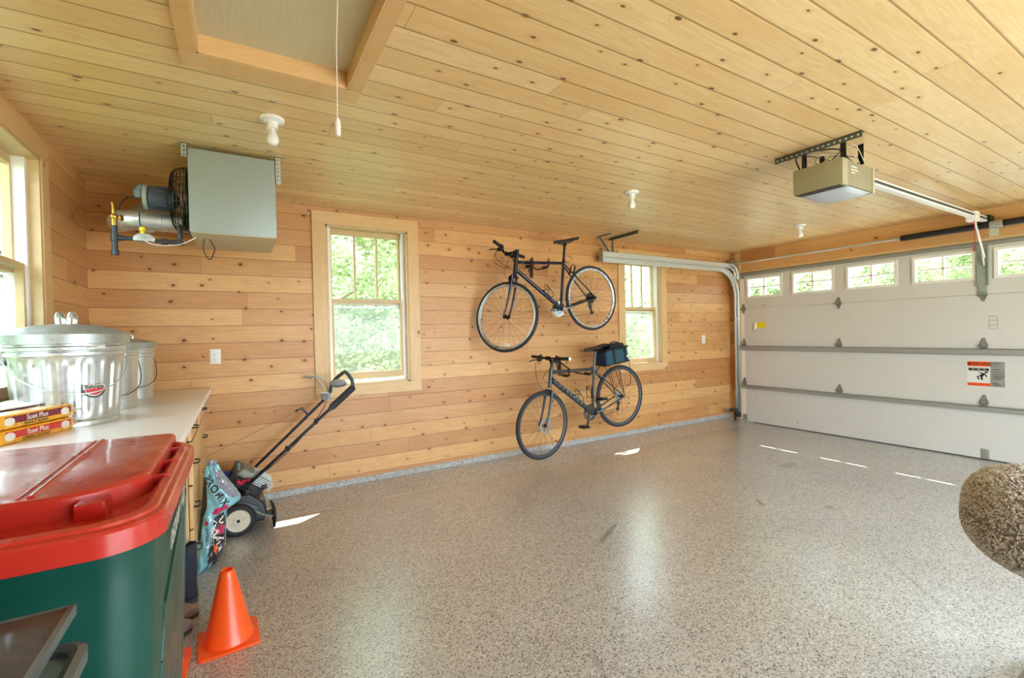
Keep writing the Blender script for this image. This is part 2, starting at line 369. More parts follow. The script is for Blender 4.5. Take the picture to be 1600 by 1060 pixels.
wall('wall_right', 'header', mright, YF-WT, 0, 0, H+.1, 0, WT, [(DY1, DY0, -.1, 2.19)])
OF = [(1.6, 5.9, -.1, 2.2)]   # unseen doorway added behind the camera to bring in sky light
wall('wall_front', 'wall_x', mfront, -WT, W, .10, H+.1, 0, WT, OF)
MB().box((-WT, YF-WT, -.12), (W+WT+.0, WT, 0)).build('floor', 'floor', smooth=0, kind='structure')
HX0, HX1, HY0, HY1 = .78, 1.35, -3.45, -2.10
b = MB(); b.box((-WT, YF-WT, H), (HX0, WT, H+.08)); b.box((HX1, YF-WT, H), (W+WT, WT, H+.08)); b.box((HX0, YF-WT, H), (HX1, HY0, H+.08)); b.box((HX0, HY1, H), (HX1, WT, H+.08))
b.build('ceiling', 'ceil', smooth=0, kind='structure')
# roof above with eaves (they shade the upper glass from the high sun)
b = MB(); b.box((-.5, YF-.55, H+.14), (W+.46, .62, H+.22)); b.build('trim_4', 'siding', smooth=0, kind='structure')
# concrete curb under the boards
b = MB(); b.prism([(WT,0), (WT,.10), (-.006,.10), (-.008,.094), (-.014,.045), (-.016,0)], -WT, W+WT, xf=lambda p: V((p.z, p.x, p.y))); b.box((-WT, YF-WT, 0), (.012, -.012, .10)); b.box((-WT, YF-WT, 0), (1.58, YF+.012, .10)); b.box((5.92, YF-WT, 0), (W, YF+.012, .10))
b.build('trim_1', 'curb', smooth=0, kind='structure', bevel=.004)
b = MB(); b.prism([(0,0), (0,.052), (-.05,.050), (-.36,.001), (-.36,0)], .0, W+.02, xf=lambda p: V((p.z, p.x, p.y))); b.build('trim_5', 'floor', smooth=0, kind='structure')
# jamb boards beside the garage door + dark gap under ceiling line
b = MB(); b.box((W-.02, -.172, .0), (W+.001, -.10, H)); b.box((W-.001, -.172, .0), (W+WT, -.0, .3)); b.box((W-.012, YF, 2.19), (W+.02, -.0, 2.21)); b.build('trim_2', 'trimzy', smooth=0, kind='structure')

def window(name, mp, u0, u1, z0, z1, trimw, matu, matz, raised=.03, split=1, stool=False):
    root = thing(name, None, None, mp(u0, 0, z0), kind='structure')
    def bx(b, a, c, mi=0): b.box((a[0], a[1], a[2]), (c[0], c[1], c[2]), mi, xf=lambda p: V(mp(p.x, p.y, p.z)))
    b = MB(); t = trimw; d = -.02
    bx(b, (u0-t, d, z1), (u1+t, 0, z1+t)); bx(b, (u0-t, d, z0-t*.85), (u1+t, 0, z0)); b.each('casing', matu, root, 0, bevel=.002)
    b = MB(); bx(b, (u0-t, d+.001, z0), (u0, 0, z1)); bx(b, (u1, d+.001, z0), (u1+t, 0, z1)); b.each('casing_side', matz, root, 0, bevel=.002)
    b = MB(); j = .018
    bx(b, (u0, -.012, z0), (u0+j, WT, z1)); bx(b, (u1-j, -.012, z0), (u1, WT, z1)); bx(b, (u0, -.012, z1-j), (u1, WT, z1)); bx(b, (u0, -.012, z0), (u1, WT, z0+j))
    b.build('jamb', 'sash', root, 0, bevel=.001)
    b = MB()
    for uu in (u0+j, u1-j-.03): bx(b, (uu, .035, z0+j), (uu+.03, WT-.01, z1-j))
    bx(b, (u0+j, .10, z0+j), (u1-j, WT+.02, z0+j+.012))
    b.build('sash_track', 'whiteframe', root, 0)
    w0, w1 = u0+j+.006, u1-j-.006; wm = (w1-w0)/split
    zm = z0+(z1-z0)*.525
    for k in range(split):
        a, c = w0+k*wm, w0+(k+1)*wm
        # upper sash (outer) with two upright bars
        s = .04; b = MB(); n0, n1 = .085, .12
        bx(b, (a, n0, zm-.02), (a+s, n1, z1-j)); bx(b, (c-s, n0, zm-.02), (c, n1, z1-j)); bx(b, (a+s, n0, z1-j-.045), (c-s, n1, z1-j)); bx(b, (a+s, n0, zm-.02), (c-s, n1, zm+.015))
        nb = 2 if split == 1 else 2
        for i in range(nb):
            q = a+s+(c-a-2*s)*(i+1)/(nb+1); bx(b, (q-.009, n0+.008, zm+.01), (q+.009, n1-.008, z1-j-.04))
        up = b.build('upper_sash', 'sash', root, 0, bevel=.002)
        b = MB(); bx(b, (a+s, .101, zm), (c-s, .105, z1-j-.04)); b.build('pane', 'glass', up, 0)
        b = MB(); n0, n1 = .045, .08; lz = z0+j+raised
        bx(b, (a, n0, lz), (a+s+.003, n1, zm+.03)); bx(b, (c-s-.003, n0, lz), (c, n1, zm+.03)); bx(b, (a+s, n0, lz), (c-s, n1, lz+.058)); bx(b, (a+s, n0, zm), (c-s, n1, zm+.03))
        lo = b.build('lower_sash', 'sash', root, 0, bevel=.002)
        b = MB(); bx(b, (a+s, .061, lz+.05), (c-s, .065, zm+.003)); b.build('pane', 'glass', lo, 0)
        b = MB(); q = (a+c)/2; bx(b, (q-.03, .045, zm+.03), (q+.03, .07, zm+.042)); bx(b, (q-.006, .035, zm+.03), (q+.03, .05, zm+.046)); b.build('sash_lock', 'galvd', lo, 0, bevel=.002)
        b = MB(); n0, n1 = .128, .138; e = .012
        bx(b, (a, n0, z0+j), (a+e, n1, zm)); bx(b, (c-e, n0, z0+j), (c, n1, zm)); bx(b, (a, n0, zm-.045), (c, n1, zm-.03)); bx(b, (a, n0, z0+j), (c, n1, z0+j+e))
        sf = b.build('screen_frame', 'galvd', root, 0)
        b = MB(); bx(b, (a+e, .132, z0+j+e), (c-e, .133, zm-.04)); b.build('screen', 'screen', sf, 0)
    return root
window('window_1', mback, *OB[0], .108, 'trimx', 'trimz', raised=.035)
window('window_2', mback, *OB[1], .10, 'trimx', 'trimz', raised=0.)
window('window_3', mleft, *OL[0], .108, 'trimy', 'trimzy', raised=0., split=2)
# jambs lining the added light opening in the front wall
b = MB(); b.box((1.58, YF-WT, 0), (1.605, YF+.01, 2.2)); b.box((5.895, YF-WT, 0), (5.92, YF+.01, 2.2)); b.box((1.58, YF-WT, 2.18), (5.92, YF+.01, 2.21)); b.build('trim_3', 'trimz', smooth=0, kind='structure')

# ---------------------------------------------------------------- outdoors
MB().box((-40, -40, -.2), (60, 50, -.12)).build('ground', 'grass', smooth=0, kind='structure')
b = MB(); b.box((-1, YF-12, -.13), (W+11, YF-WT, -.03)); b.box((W+WT, YF-WT, -.13), (W+11, 1.0, -.03)); b.build('bounce_pads', 'concrete', smooth=0, kind='structure')  # pale concrete added out of view to bounce sunlight up onto the ceiling
def make_leaves(seed, n, R, zc, mat):
    rd = random.Random(seed); b = MB(); cl = []
    for i in range(26):
        t = rd.uniform(0, 2*pi); r = R*math.sqrt(rd.random()); z = zc*rd.uniform(.12, 1.75); cl.append((r*cos(t), r*sin(t), z, rd.uniform(.35, .95)))
    for i in range(n):
        c = cl[i % len(cl)]; d = V((rd.gauss(0,1), rd.gauss(0,1), rd.gauss(0,.7))); d = d.normalized()*c[3]*rd.uniform(.55,1.05)
        p = V((c[0], c[1], c[2]))+d; a = V((rd.gauss(0,1), rd.gauss(0,1), rd.gauss(0,.5))).normalized(); e = a.orthogonal().normalized(); e = (e*cos(rd.random()*6)+a.cross(e)*sin(rd.random()*6)).normalized()
        L = rd.uniform(.04, .085); b.add([p-a*L, p+e*L*.5, p+a*L, p-e*L*.5], [(0,1,2,3)])
    return b
def shrub(x, y, h, k, lab):
    t = thing('leafy_shrub', lab, 'shrub', (x, y, -.12)); rd = random.Random(k); b = MB()
    for i in range(7): a = rd.uniform(0, 6.3); b.tube([(x, y, -.15), (x+cos(a)*.2, y+sin(a)*.2, h*.4), (x+cos(a)*.45, y+sin(a)*.45, h*.85)], [.02, .012, .004], 5)
    b.build('stem', 'bark', t); b = MB()
    for i in range(5500):
        d = V((rd.gauss(0,1), rd.gauss(0,1), rd.gauss(0,1))).normalized()*rd.uniform(.5, 1.); p = V((x+d.x*.95, y+d.y*.95, h*.52+d.z*h*.5)); a = V((rd.gauss(0,1), rd.gauss(0,1), rd.gauss(0,.6))).normalized(); e = a.orthogonal().normalized(); L = rd.uniform(.03, .06)
        b.add([p-a*L, p+e*L*.55, p+a*L, p-e*L*.55], [(0,1,2,3)])
    b.build('foliage', 'leaf2' if k % 2 else 'leaf', t, 0, kind='stuff')
for i, (x, y, h) in enumerate(((2.0,2.7,1.7), (3.5,3.0,2.1), (5.2,3.6,1.9), (7.6,2.3,1.9), (9.4,3.6,2.0), (11.2,4.4,2.1), (6.4,5.2,2.2), (3.0,5.4,2.2), (12.6,2.7,3.7), (14.0,4.2,3.9), (12.9,1.4,3.5))):
    shrub(x, y, h, i, ['low leafy shrub just outside the window behind the mower', 'leafy shrub seen through the middle of the nearer back window', 'leafy shrub outside between the two back windows', 'low leafy shrub just outside the far back window', 'leafy shrub beyond the far back window', 'furthest leafy shrub beyond the far back window', 'tall leafy shrub under the trees beyond the back wall', 'tall leafy shrub under the trees beyond the nearer back window', 'tall shrub outside, seen in the leftmost garage door window', 'tallest shrub outside behind the leftmost garage door windows', 'tall shrub outside, seen in the second garage door window'][i])
protos = []
for k, (mt, seed) in enumerate((('leaf', 3), ('leaf2', 8), ('leaf', 21))):
    root = thing('broadleaf_tree', 'leafy tree', 'tree', (0,0,0))
    rd = random.Random(seed); b = MB(); b.tube([(0,0,-.15), (.03,.02,1.2), (-.04,.03,2.6), (.05,-.02,4.2), (0,0,5.6)], [.14,.11,.09,.06,.02], 10)
    for i in range(9):
        z = rd.uniform(.9, 4.6); t = rd.uniform(0, 6.3); L = rd.uniform(.8, 1.7); b.tube([(0,0,z), (cos(t)*L*.5, sin(t)*L*.5, z+L*.3), (cos(t)*L, sin(t)*L, z+L*.75)], [.035,.022,.008], 6)
    b.build('trunk', 'bark', root); make_leaves(seed, 17000, 1.9, 2.7, mt).build('foliage', mt, root, 0, kind='stuff')
    protos.append(root)
def dup(root, loc, rotz=0, label=None, sc=1.):
    c = root.copy(); S.collection.objects.link(c); c.location = loc; c.rotation_euler = (0, 0, rotz); c.scale = (sc,)*3
    if label: c['label'] = label
    for ch in list(root.children):
        d = ch.copy(); S.collection.objects.link(d); d.parent = c
        for g_ in ch.children:
            e = g_.copy(); S.collection.objects.link(e); e.parent = d
    return c
spots = [(2.2,4.2,0), (4.1,6.0,1), (3.0,9.0,2), (5.9,9.5,0), (8.2,3.6,1), (10.0,6.2,2), (12.4,5.2,0), (12.6,8.6,1), (16,9.0,2), (.2,6.5,1), (7.2,6.6,2),
         (15.2,3.4,1), (17.5,5.4,2), (19.5,7.5,0), (22,3.6,1), (23,-1.5,2), (21.5,11,2), (5.2,13,1), (9.5,12,0), (13.2,1.8,1), (13.6,-1.2,0), (16.2,-3.6,2), (17.5,.6,0), (13.8,-4.6,1), (19,-1.5,1), (-3.6,-2.0,0), (-3.2,1.6,1), (-6,-1,2)]
where = lambda x, y: 'beyond the left window' if x < -1 else ('beyond the garage door windows' if y < 2.5 else 'beyond the back wall windows')
for i, (x, y, k) in enumerate(spots):
    kind = ['dense green broadleaf tree', 'pale green broadleaf tree', 'spreading green broadleaf tree'][k]
    lab = kind+' in daylight '+where(x, y)
    z = -.12
    o = protos[k] if k not in [s_[2] for s_ in spots[:i]] else dup(protos[k], (x, y, z), i*1.7, lab, .85+.07*(i % 5))
    o.location = (x, y, z); o['label'] = lab; o['group'] = kind+'s '+where(x, y)
# ---------------------------------------------------------------- attic hatch
t = thing('attic_hatch', 'pale plywood attic hatch in a pine frame set in the board ceiling', 'attic hatch', ((HX0+HX1)/2, (HY0+HY1)/2, H))
b = MB(); e = .056
b.box((HX0-e, HY1, H-.019), (HX1+e, HY1+e*2, H-.0005)); b.box((HX0-e, HY0-e*2, H-.019), (HX1+e, HY0, H-.0005)); b.each('casing', 'trimx', t, 0, bevel=.002)
b = MB(); b.box((HX0-e, HY0, H-.0185), (HX0, HY1, H-.0005)); b.box((HX1, HY0, H-.0185), (HX1+e, HY1, H-.0005)); b.each('casing', 'trimy', t, 0, bevel=.002)
b = MB()
for a in (((HX0, HY1-.012, H-.018), (HX1, HY1+.001, H+.06)), ((HX0, HY0, H-.018), (HX1, HY0+.012, H+.06)), ((HX0, HY0, H-.018), (HX0+.008, HY1, H+.06)), ((HX1-.008, HY0, H-.018), (HX1, HY1, H+.06))): b.box(*a)
b.build('lining', 'trimx', t, 0)
MB().box((HX0, HY0, H+.055), (HX1, HY1, H+.073)).build('panel', 'ply', t, 0)
b = MB()
for x, y in ((.84, HY1-.03), (1.0, HY1-.03), (1.15, HY1-.03), (1.3, HY1-.2), (1.31, HY1-.34)): b.cyl((x, y, H+.052), (x, y, H+.056), .005, .005, 10)
b.each('screw', 'galv', t)
t = thing('pull_cord', 'thin white attic pull cord with a knobbed handle hanging from the hatch', 'pull cord', (1.2, -2.6, 2.0))
b = MB(); b.tube([(1.215, -2.62, H+.056), (1.208, -2.605, 2.38), (1.206, -2.6, 2.12)], .0016, 6); b.build('cord', 'whiteplastic', t)
b = MB(); b.lathe([(.001, 0), (.008, .001), (.010, .012), (.0105, .035), (.009, .052), (.0045, .062), (.002, .066)], (1.206, -2.6, 2.056), n=12); b.build('handle', 'whiteplastic', t)

# ---------------------------------------------------------------- ceiling lampholders
gb = G('frosted_bulb'); gb_n = gb.bsdf((.86,.87,.86,1), .25, sub=None); M['bulb'] = gb_n
def lampholder():
    t = thing('ceiling_lampholder', None, 'ceiling light', (0,0,0))
    MB().lathe([(.058,0), (.060,-.006), (.056,-.014), (.040,-.019), (.028,-.024), (.0255,-.050), (.027,-.056), (.0275,-.055)], (0,0,0), n=32).build('lamp_base', 'porcelain', t)
    MB().lathe([(.013,-.052), (.0135,-.062), (.018,-.074), (.027,-.092), (.0305,-.108), (.028,-.122), (.018,-.134), (.002,-.138)], (0,0,0), n=24).build('bulb', 'bulb', t)
    b = MB()
    for x in (-.04,.04): b.cyl((x,0,-.012), (x,0,-.020), .005, .004, 8)
    b.each('screw', 'galvd', t); return t
def dupk(root, loc, label, rotz=0):
    c = dup(root, loc, rotz, label); return c
l0 = lampholder(); l0.location = (1.07, -1.60, H); l0['label'] = 'white porcelain lampholder with bare bulb near the attic hatch and heater'; l0['group'] = 'bare bulb lampholders on the board ceiling'
dupk(l0, (3.672, -1.553, H), 'white porcelain lampholder with bare bulb above the two hanging bicycles')
dupk(l0, (6.26, -1.533, H), 'white porcelain lampholder with bare bulb closest to the garage door corner')

# ---------------------------------------------------------------- unit heater
t = thing('unit_heater', 'grey box unit heater with rear fan hung below the ceiling', 'heater', (.9, -.76, 2.0))
hx0, hx1, hy0, hy1, hz0, hz1 = .667, 1.115, -1.05, -.47, 1.995, 2.475
b = MB(); b.box((hx0, hy0, hz0), (hx1, hy1, hz1)); b.build('cabinet', 'ltgrey', t, bevel=.004)
b = MB(); b.box((hx0+.006, hy0+.006, hz0-.004), (hx1-.006, hy1-.006, hz0+.002)); b.build('bottom_panel', 'beige', t, bevel=.001, label='beige underside panel')
b = MB()
for x in (hx1+.001,):
    for k in range(7): z = hz0+.05+k*.06; b.bar((x-.004, hy0+.03, z), (x-.004, hy1-.03, z), .02, .012, up=(1,0,.7))
b.build('louver', 'ltgrey', t)
for x0, x1, s_ in ((hx0-.03, hx0, -1), (hx1, hx1+.03, 1)):
    for y in (hy0-.002, hy1-.028):
        b = MB(); b.box((x0, y, 2.33 if s_ > 0 else 2.42), (x1, y+.003, H-.002)); xx = x1-.003 if s_ < 0 else x0; b.box((xx, y, 2.33 if s_ > 0 else 2.42), (xx+.003, y+.03, H-.002))
        b.box((x0, y, H-.005), (x1, y+.03, H-.002)); o = b.build('hanging_bracket', 'galvd', t, 0)
        b = MB()
        for k in range(6 if s_ > 0 else 3): zz = H-.02-k*.025; b.cyl((x0+.015, y-.001, zz), (x0+.015, y+.0005, zz), .004, .004, 8)
        b.build('bolt_hole', 'black', o)
# fan guard: wire rings and spokes around a shroud
fx, fy, fz = hx0, -.80, 2.225
b = MB(); b.lathe([(.20,0), (.205,-.012), (.20,-.02), (.195,-.02), (.195,0)], (fx, fy, fz), (1,0,0), 48); b.build('fan_shroud', 'blackmetal', t)
b = MB()
for R, x in ((.198,-.028), (.196,-.045), (.192,-.062), (.184,-.078), (.172,-.090), (.155,-.098), (.135,-.102), (.115,-.104), (.095,-.105), (.075,-.105)): b.torus((fx+x, fy, fz), (1,0,0), R, .0022, 48, 6)
for k in range(24):
    a = 2*pi*k/24; c, s_ = cos(a), sin(a)
    b.tube([(fx, fy+c*.2, fz+s_*.2), (fx-.05, fy+c*.196, fz+s_*.196), (fx-.08, fy+c*.182, fz+s_*.182), (fx-.1, fy+c*.15, fz+s_*.15), (fx-.106, fy+c*.07, fz+s_*.07)], .002, 5)
b.build('fan_guard', 'blackmetal', t)
for k in range(4):
    b = MB(); a0 = k*pi/2+.3
    b.grid(lambda u, v: (fx-.035+.03*(v-.5), fy+cos(a0+(v-.5)*.9)*(.04+.14*u), fz+sin(a0+(v-.5)*.9)*(.04+.14*u)), 5, 5); b.build('fan_blade', 'galvd', t, solid=.002)
b = MB(); b.lathe([(.02,.02), (.066,.0), (.07,-.02), (.07,-.11), (.066,-.125), (.06,-.13)], (fx-.085, fy, fz), (1,0,0), 28)
for k in range(14): a = k*2*pi/14; b.box((fx-.17, fy+cos(a)*.069-.004, fz+sin(a)*.069-.004), (fx-.12, fy+cos(a)*.069+.004, fz+sin(a)*.069+.004))
b.build('motor', plain('grey_blue_motor_enamel', srgb(58,68,82), .4), t)
b = MB(); b.lathe([(.071,-.130), (.074,-.134), (.073,-.150), (.05,-.156), (.02,-.158)], (fx-.085, fy, fz), (1,0,0), 28); b.build('motor_cap', 'ltgrey', t)
b = MB(); b.tube(smoothpath([(fx-.215, fy-.02, fz+.045), (fx-.245, fy-.03, fz+.045), (fx-.258, fy-.035, fz+.02), (fx-.25, fy-.03, fz-.01)], 6), [.018]*6+[.022]*6+[.024]*7, 12); b.build('conduit_box', plain('pale_blue_grey_cover', srgb(104,118,128), .45), t)
# flue pipe to the wall
b = MB(); fzp = 2.105
b.tube([(hx0, -.70, fzp), (.50, -.70, fzp), (.405, -.70, fzp)], .058, 28); b.torus((.505, -.70, fzp), (1,0,0), .058, .0035, 28, 6); b.torus((.41, -.70, fzp), (1,0,0), .0585, .004, 28, 6)
el = [(.405 - .13*sin(a), -.70+.13*(1-cos(a)), fzp) for a in [k*pi/2/6 for k in range(7)]]
b.tube(el, .058, 28)
b.tube([el[-1], (.33, -.02, 2.27)], .056, 28)
b.torus(el[3], V(el[4])-V(el[2]), .058, .003, 28, 6)
b.build('flue_pipe', 'galv', t)
b = MB(); b.lathe([(.058,0), (.105,-.001), (.11,-.004), (.11,-.010), (.058,-.012)], (.335, -.002, 2.272), (0,-1,0), 36); b.build('wall_collar', 'galvd', t)
# gas line
b = MB(); gy = -.86; gz = 1.962
b.cyl((.302, gy, 1.885), (.302, gy, 2.03), .0135, n=14); b.cyl((.302, gy, 1.862), (.302, gy, 1.892), .018, n=14); b.cyl((.302, gy, gz-.02), (.302, gy, gz+.022), .018, n=14)
b.cyl((.302, gy, gz), (.385, gy, gz), .0115, n=14); b.cyl((.318, gy, gz), (.345, gy, gz), .0155, n=14)
b.cyl((.485, gy, gz-.005), (.60, gy, gz-.005), .011, n=14); b.cyl((.515, gy, gz-.005), (.545, gy, gz-.005), .0185, n=8); b.cyl((.570, gy, gz-.005), (.58, gy, gz-.005), .015, n=14)
b.ball((.605, gy, gz-.003), .0165, 14); b.cyl((.605, gy, gz-.002), (.605, gy, gz+.10), .0115, n=14); b.cyl((.605, gy, gz+.02), (.605, gy, gz+.04), .016, n=14); b.cyl((.605, gy, gz+.09), (.68, gy, gz+.09), .012, n=12)
b.build('gas_pipe', 'ironpipe', t)
b = MB(); b.cyl((.302, gy, 2.03), (.302, gy, 2.075), .015, n=12); b.cyl((.302, gy, 2.05), (.302, gy+.0, 2.115), .012, n=12); b.ball((.302, gy, 2.08), .021, 14); b.cyl((.302, gy, 2.11), (.297, gy, 2.16), .009, .007, 12); b.cyl((.302, gy, 2.078), (.335, gy, 2.075), .010, n=10); b.lathe([(.004,0), (.017,.002), (.018,.010), (.004,.014)], (.33, gy-.004, 2.075), (1,-.3,0), 14)
b.build('shutoff_valve', 'brass', t)
b = MB(); b.prism([(.385,gz-.012), (.485,gz-.012), (.49,gz+.006), (.475,gz+.022), (.455,gz+.032), (.41,gz+.030), (.39,gz+.012)], gy-.022, gy+.022, xf=lambda p: V((p.x, p.z, p.y))); b.build('gas_regulator', 'galvd', t, bevel=.003)
b = MB(); b.lathe([(.012,0), (.0125,.02), (.016,.022), (.016,.04), (.012,.043)], (.428, gy, gz+.028), n=16); b.build('regulator_cap', 'yellow', t, label='yellow regulator cap')
b = MB(); b.tube(smoothpath([(.44, gy-.02, gz-.012), (.49, gy-.03, gz-.033), (.56, gy-.03, gz-.03), (.62, gy-.03, gz-.015), (.69, gy-.02, hz0-.002)], 6), .0022, 6); b.build('wire', 'whiteplastic', t)
b = MB(); b.tube(smoothpath([(.73, -.86, hz0), (.722, -.86, 1.95), (.728, -.86, 1.90), (.752, -.86, 1.865), (.772, -.86, 1.90), (.78, -.86, 1.935), (.768, -.86, 1.965), (.752, -.86, hz0)], 6), .0028, 6); b.build('cable_loop', 'black', t)
b = MB(); b.tube(smoothpath([(.43, -.82, 2.19), (.37, -.79, 2.22), (.33, -.75, 2.205), (.30, -.70, 2.17), (.29, -.6, 2.13)], 6), .004, 6); b.build('cable', 'black', t)

# ---------------------------------------------------------------- outlets
def outlet(kind):
    t = thing('wall_outlet', None, 'outlet', (0,0,0))
    MB().box((-.036,-.006,-.058), (.036,-.0005,.058)).build('cover_plate', 'whiteplastic', t, bevel=.003)
    for z in (-.02,.02):
        o = MB().lathe([(.0165,0), (.0165,-.0015), (.015,-.002)], (0,-.006,z), (0,1,0), 20).build('socket', 'whiteframe', t)
        b = MB(); b.box((-.007,-.0085,z-.002), (-.0055,-.0078,z+.007)); b.box((.0055,-.0085,z-.002), (.007,-.0078,z+.006)); b.cyl((0,-.0085,z-.008), (0,-.0078,z-.008), .002, n=8); b.each('slot', 'black', o, 0)
    return t
o0 = outlet(0); o0.location = (.735, 0, 1.237); o0['label'] = 'white duplex wall outlet right of the heater above the white counter end'; o0['group'] = 'white wall outlets'
dupk(o0, (6.637, 0, 1.227), 'white duplex wall outlet between the far window and the garage door')

# ---------------------------------------------------------------- garage door
D = thing('door_1', 'white insulated sectional garage door with a row of small windows', 'garage door', (W, (DY0+DY1)/2, 0), kind='structure')
X0 = W+.004; X1 = W+.05
M['strut'] = plain('zinc_strut', srgb(160,162,156), .45, .25, var=.06, scale=30); M['hinge'] = plain('zinc_hinge', srgb(150,152,148), .4, .5, var=.1)
secs = [(.012,.545), (.549,1.085), (1.089,1.655), (1.659,2.185)]
wins = [(-.27-.6385*k, -.27-.6385*k-.495) for k in range(8)]
for k, (a, c) in enumerate(secs):
    b = MB()
    if k < 3:
        b.box((X0, DY1, a), (X1, DY0, c))
        for q in (.2,.4,.6,.8): b.box((X0-.0012, DY1+.03, a+(c-a)*q-.0015), (X0+.001, DY0-.08, a+(c-a)*q+.0015))
    else:
        z0, z1 = 1.815, 2.10; ys = sorted([DY1, DY0] + [y for w_ in wins for y in w_])
        b.box((X0, DY1, a), (X1, DY0, z0)); b.box((X0, DY1, z1), (X1, DY0, c))
        for i in range(0, len(ys), 2): b.box((X0, ys[i], z0), (X1, ys[i+1], z1))
    o = b.build('door_section', 'white', D, 0, bevel=.0015)
    MB().box((X0-.002, DY0-.055, a+.004), (X0+.001, DY0, c-.004)).build('end_stile', 'whiteframe', o, 0)
for (ya, yb) in wins:
    b = MB(); z0, z1 = 1.815, 2.10; fr = .022
    def fb(y0, y1, za, zb, x0=X0-.012, x1=X1+.01): b.box((x0, y0, za), (x1, y1, zb))
    fb(yb-.008, ya+.008, z1-fr, z1+.008); fb(yb-.008, ya+.008, z0-.008, z0+fr); fb(yb-.008, yb+fr, z0+fr, z1-fr); fb(ya-fr, ya+.008, z0+fr, z1-fr)
    ym = (ya+yb)/2; zm = (z0+z1)/2; fb(ym-.010, ym+.010, z0+fr, z1-fr, X0+.004, X1); fb(yb+fr, ya-fr, zm-.009, zm+.009, X0+.004, X1)
    wf = b.build('window_frame', 'whiteframe', D, 0, bevel=.002)
    MB().box((X0+.02, yb+fr, z0+fr), (X0+.024, ya-fr, z1-fr)).build('pane', 'glass', wf, 0)
for z, th in ((1.062, .052), (.500, .040), (2.150, .024)):
    b = MB(); d = .045 if z < 2 else .03
    b.box((X0-d, DY1+.02, z+th-.004), (X0, DY0-.0, z+th)); b.box((X0-d, DY1+.02, z), (X0-d+.003, DY0, z+th)); b.box((X0-d, DY1+.02, z-.003), (X0, DY0, z)) ; b.box((X0-.004, DY1+.02, z-.012), (X0-.001, DY0, z+.0))
    b.build('strut', 'strut', D, 0)
def hinge(y, z):
    b = MB(); x = X0-.003
    b.prism([(-.030,-.02), (.030,-.02), (.034,.0), (.022,.035), (.010,.075), (-.010,.075), (-.022,.035), (-.034,0)], -.002, .002, xf=lambda p: V((x+p.z, y+p.x, z+p.y)))
    b.cyl((x-.010, y-.034, z-.004), (x-.010, y+.034, z-.004), .009, n=12); b.box((x-.026, y-.03, z-.022), (x-.004, y+.03, z-.018)); b.box((x-.022, y-.016, z-.01), (x-.002, y+.016, z+.03))
    for p in (.045,.06): b.cyl((x-.007, y, z+p), (x, y, z+p), .005, n=6)
    b.prism([(-.026,0), (.026,0), (.012,-.052), (-.012,-.052)], -.002, .0, xf=lambda p: V((x+p.z, y+p.x, z-.02+p.y)))
    return b.build('hinge', 'hinge', D, 20)
for y in (DY0-.04, DY0-1.283, DY0-2.566, DY0-3.85, DY1+.04):
    for z in (.549+.03, 1.089+.06, 1.659+.0): hinge(y, z)
# opener bracket plate and arm bracket at centre
yc = DY0-2.568
b = MB(); b.box((X0-.012, yc-.042, 1.745), (X0-.001, yc+.042, 2.175)); b.box((X0-.03, yc-.042, 1.745), (X0-.008, yc-.036, 2.175)); b.box((X0-.03, yc+.036, 1.745), (X0-.008, yc+.042, 2.175)); b.box((X0-.02, yc-.028, 1.66), (X0-.001, yc+.028, 1.75)); b.build('arm_bracket', plain('green_grey_steel', srgb(158,170,160), .45, .3), D, 0, bevel=.001)
for y, z in ((DY0-1.283, .07), (yc, .07)):
    MB().box((X0-.003, y-.03, z-.055), (X0, y+.03, z+.04)).build('lift_plate', 'galvd', D, bevel=.002) if y == yc else None
MB().box((X0-.008, DY0-.075, .015), (X0-.001, DY0+.0, .11)).build('bottom_bracket', 'galvd', D, bevel=.002)
MB().box((X0-.008, DY0-.06, 2.10), (X0-.001, DY0+.0, 2.165)).build('top_bracket', 'galvd', D, bevel=.002)
MB().box((X0+.004, DY1, .0), (X1-.004, DY0, .016)).build('bottom_seal', 'gasket', D, 0)
# scuffs (small dark marks on the bottom section)
b = MB()
rd = random.Random(4)
for (y, z, s_) in ((-.61,.12,.006), (-.95,.10,.008), (-1.0,.13,.004), (-1.07,.12,.004), (-.40,.44,.005), (-.88,.13,.003)): b.lathe([(s_,0), (s_,-.0006)], (X0-.0006, y, z), (1,0,0), 8)
b.each('scuff_mark', 'black', D, 0)
def mapdoor(y0, z0, x): return lambda u, v: V((x, y0-u, z0+v))
b = MB()
for z in (.547, 1.087, 1.657): b.box((X0+.012, DY1, z-.008), (X1-.008, DY0, z+.008))
b.build('joint_seal', 'white', D, 0)
b = MB(); b.box((X0-.0015, -.535, 1.375), (X0, -.41, 1.455)); b.build('tag', 'yellow', D, 0, label='yellow stuck tag')
b = MB(); b.grid(lambda u, v: (X0-.002-.02*sin(u*2.5), -.41+.045*u, 1.455-.08*v-.035*u*v-.02*u), 4, 4); b.build('peeled_tag', 'whiteplastic', D, solid=.0006, label='white curled corner of the tag')
for (y0, z0) in ((-.36,.35),):
    b = MB(); b.box((X0-.001, y0-.04, z0), (X0, y0, z0+.012)); b.box((X0-.001, y0-.03, z0-.03), (X0, y0-.01, z0-.024)); b.build('small_label', 'galvd', D, 0)
b = MB()
for z in (1.395, 1.435, 1.350, 1.312): b.box((X0-.001, -2.835, z), (X0, -2.775, z+.003))
for y in (-2.835, -2.777): b.box((X0-.001, y, 1.312), (X0, y+.002, 1.436))
b.build('spec_label', 'gasket', D, 0)
MB().box((X0-.004, -.54, 1.69), (X0-.0, -.46, 1.702), xf=None).build('name_plate', 'galvd', D, 0)
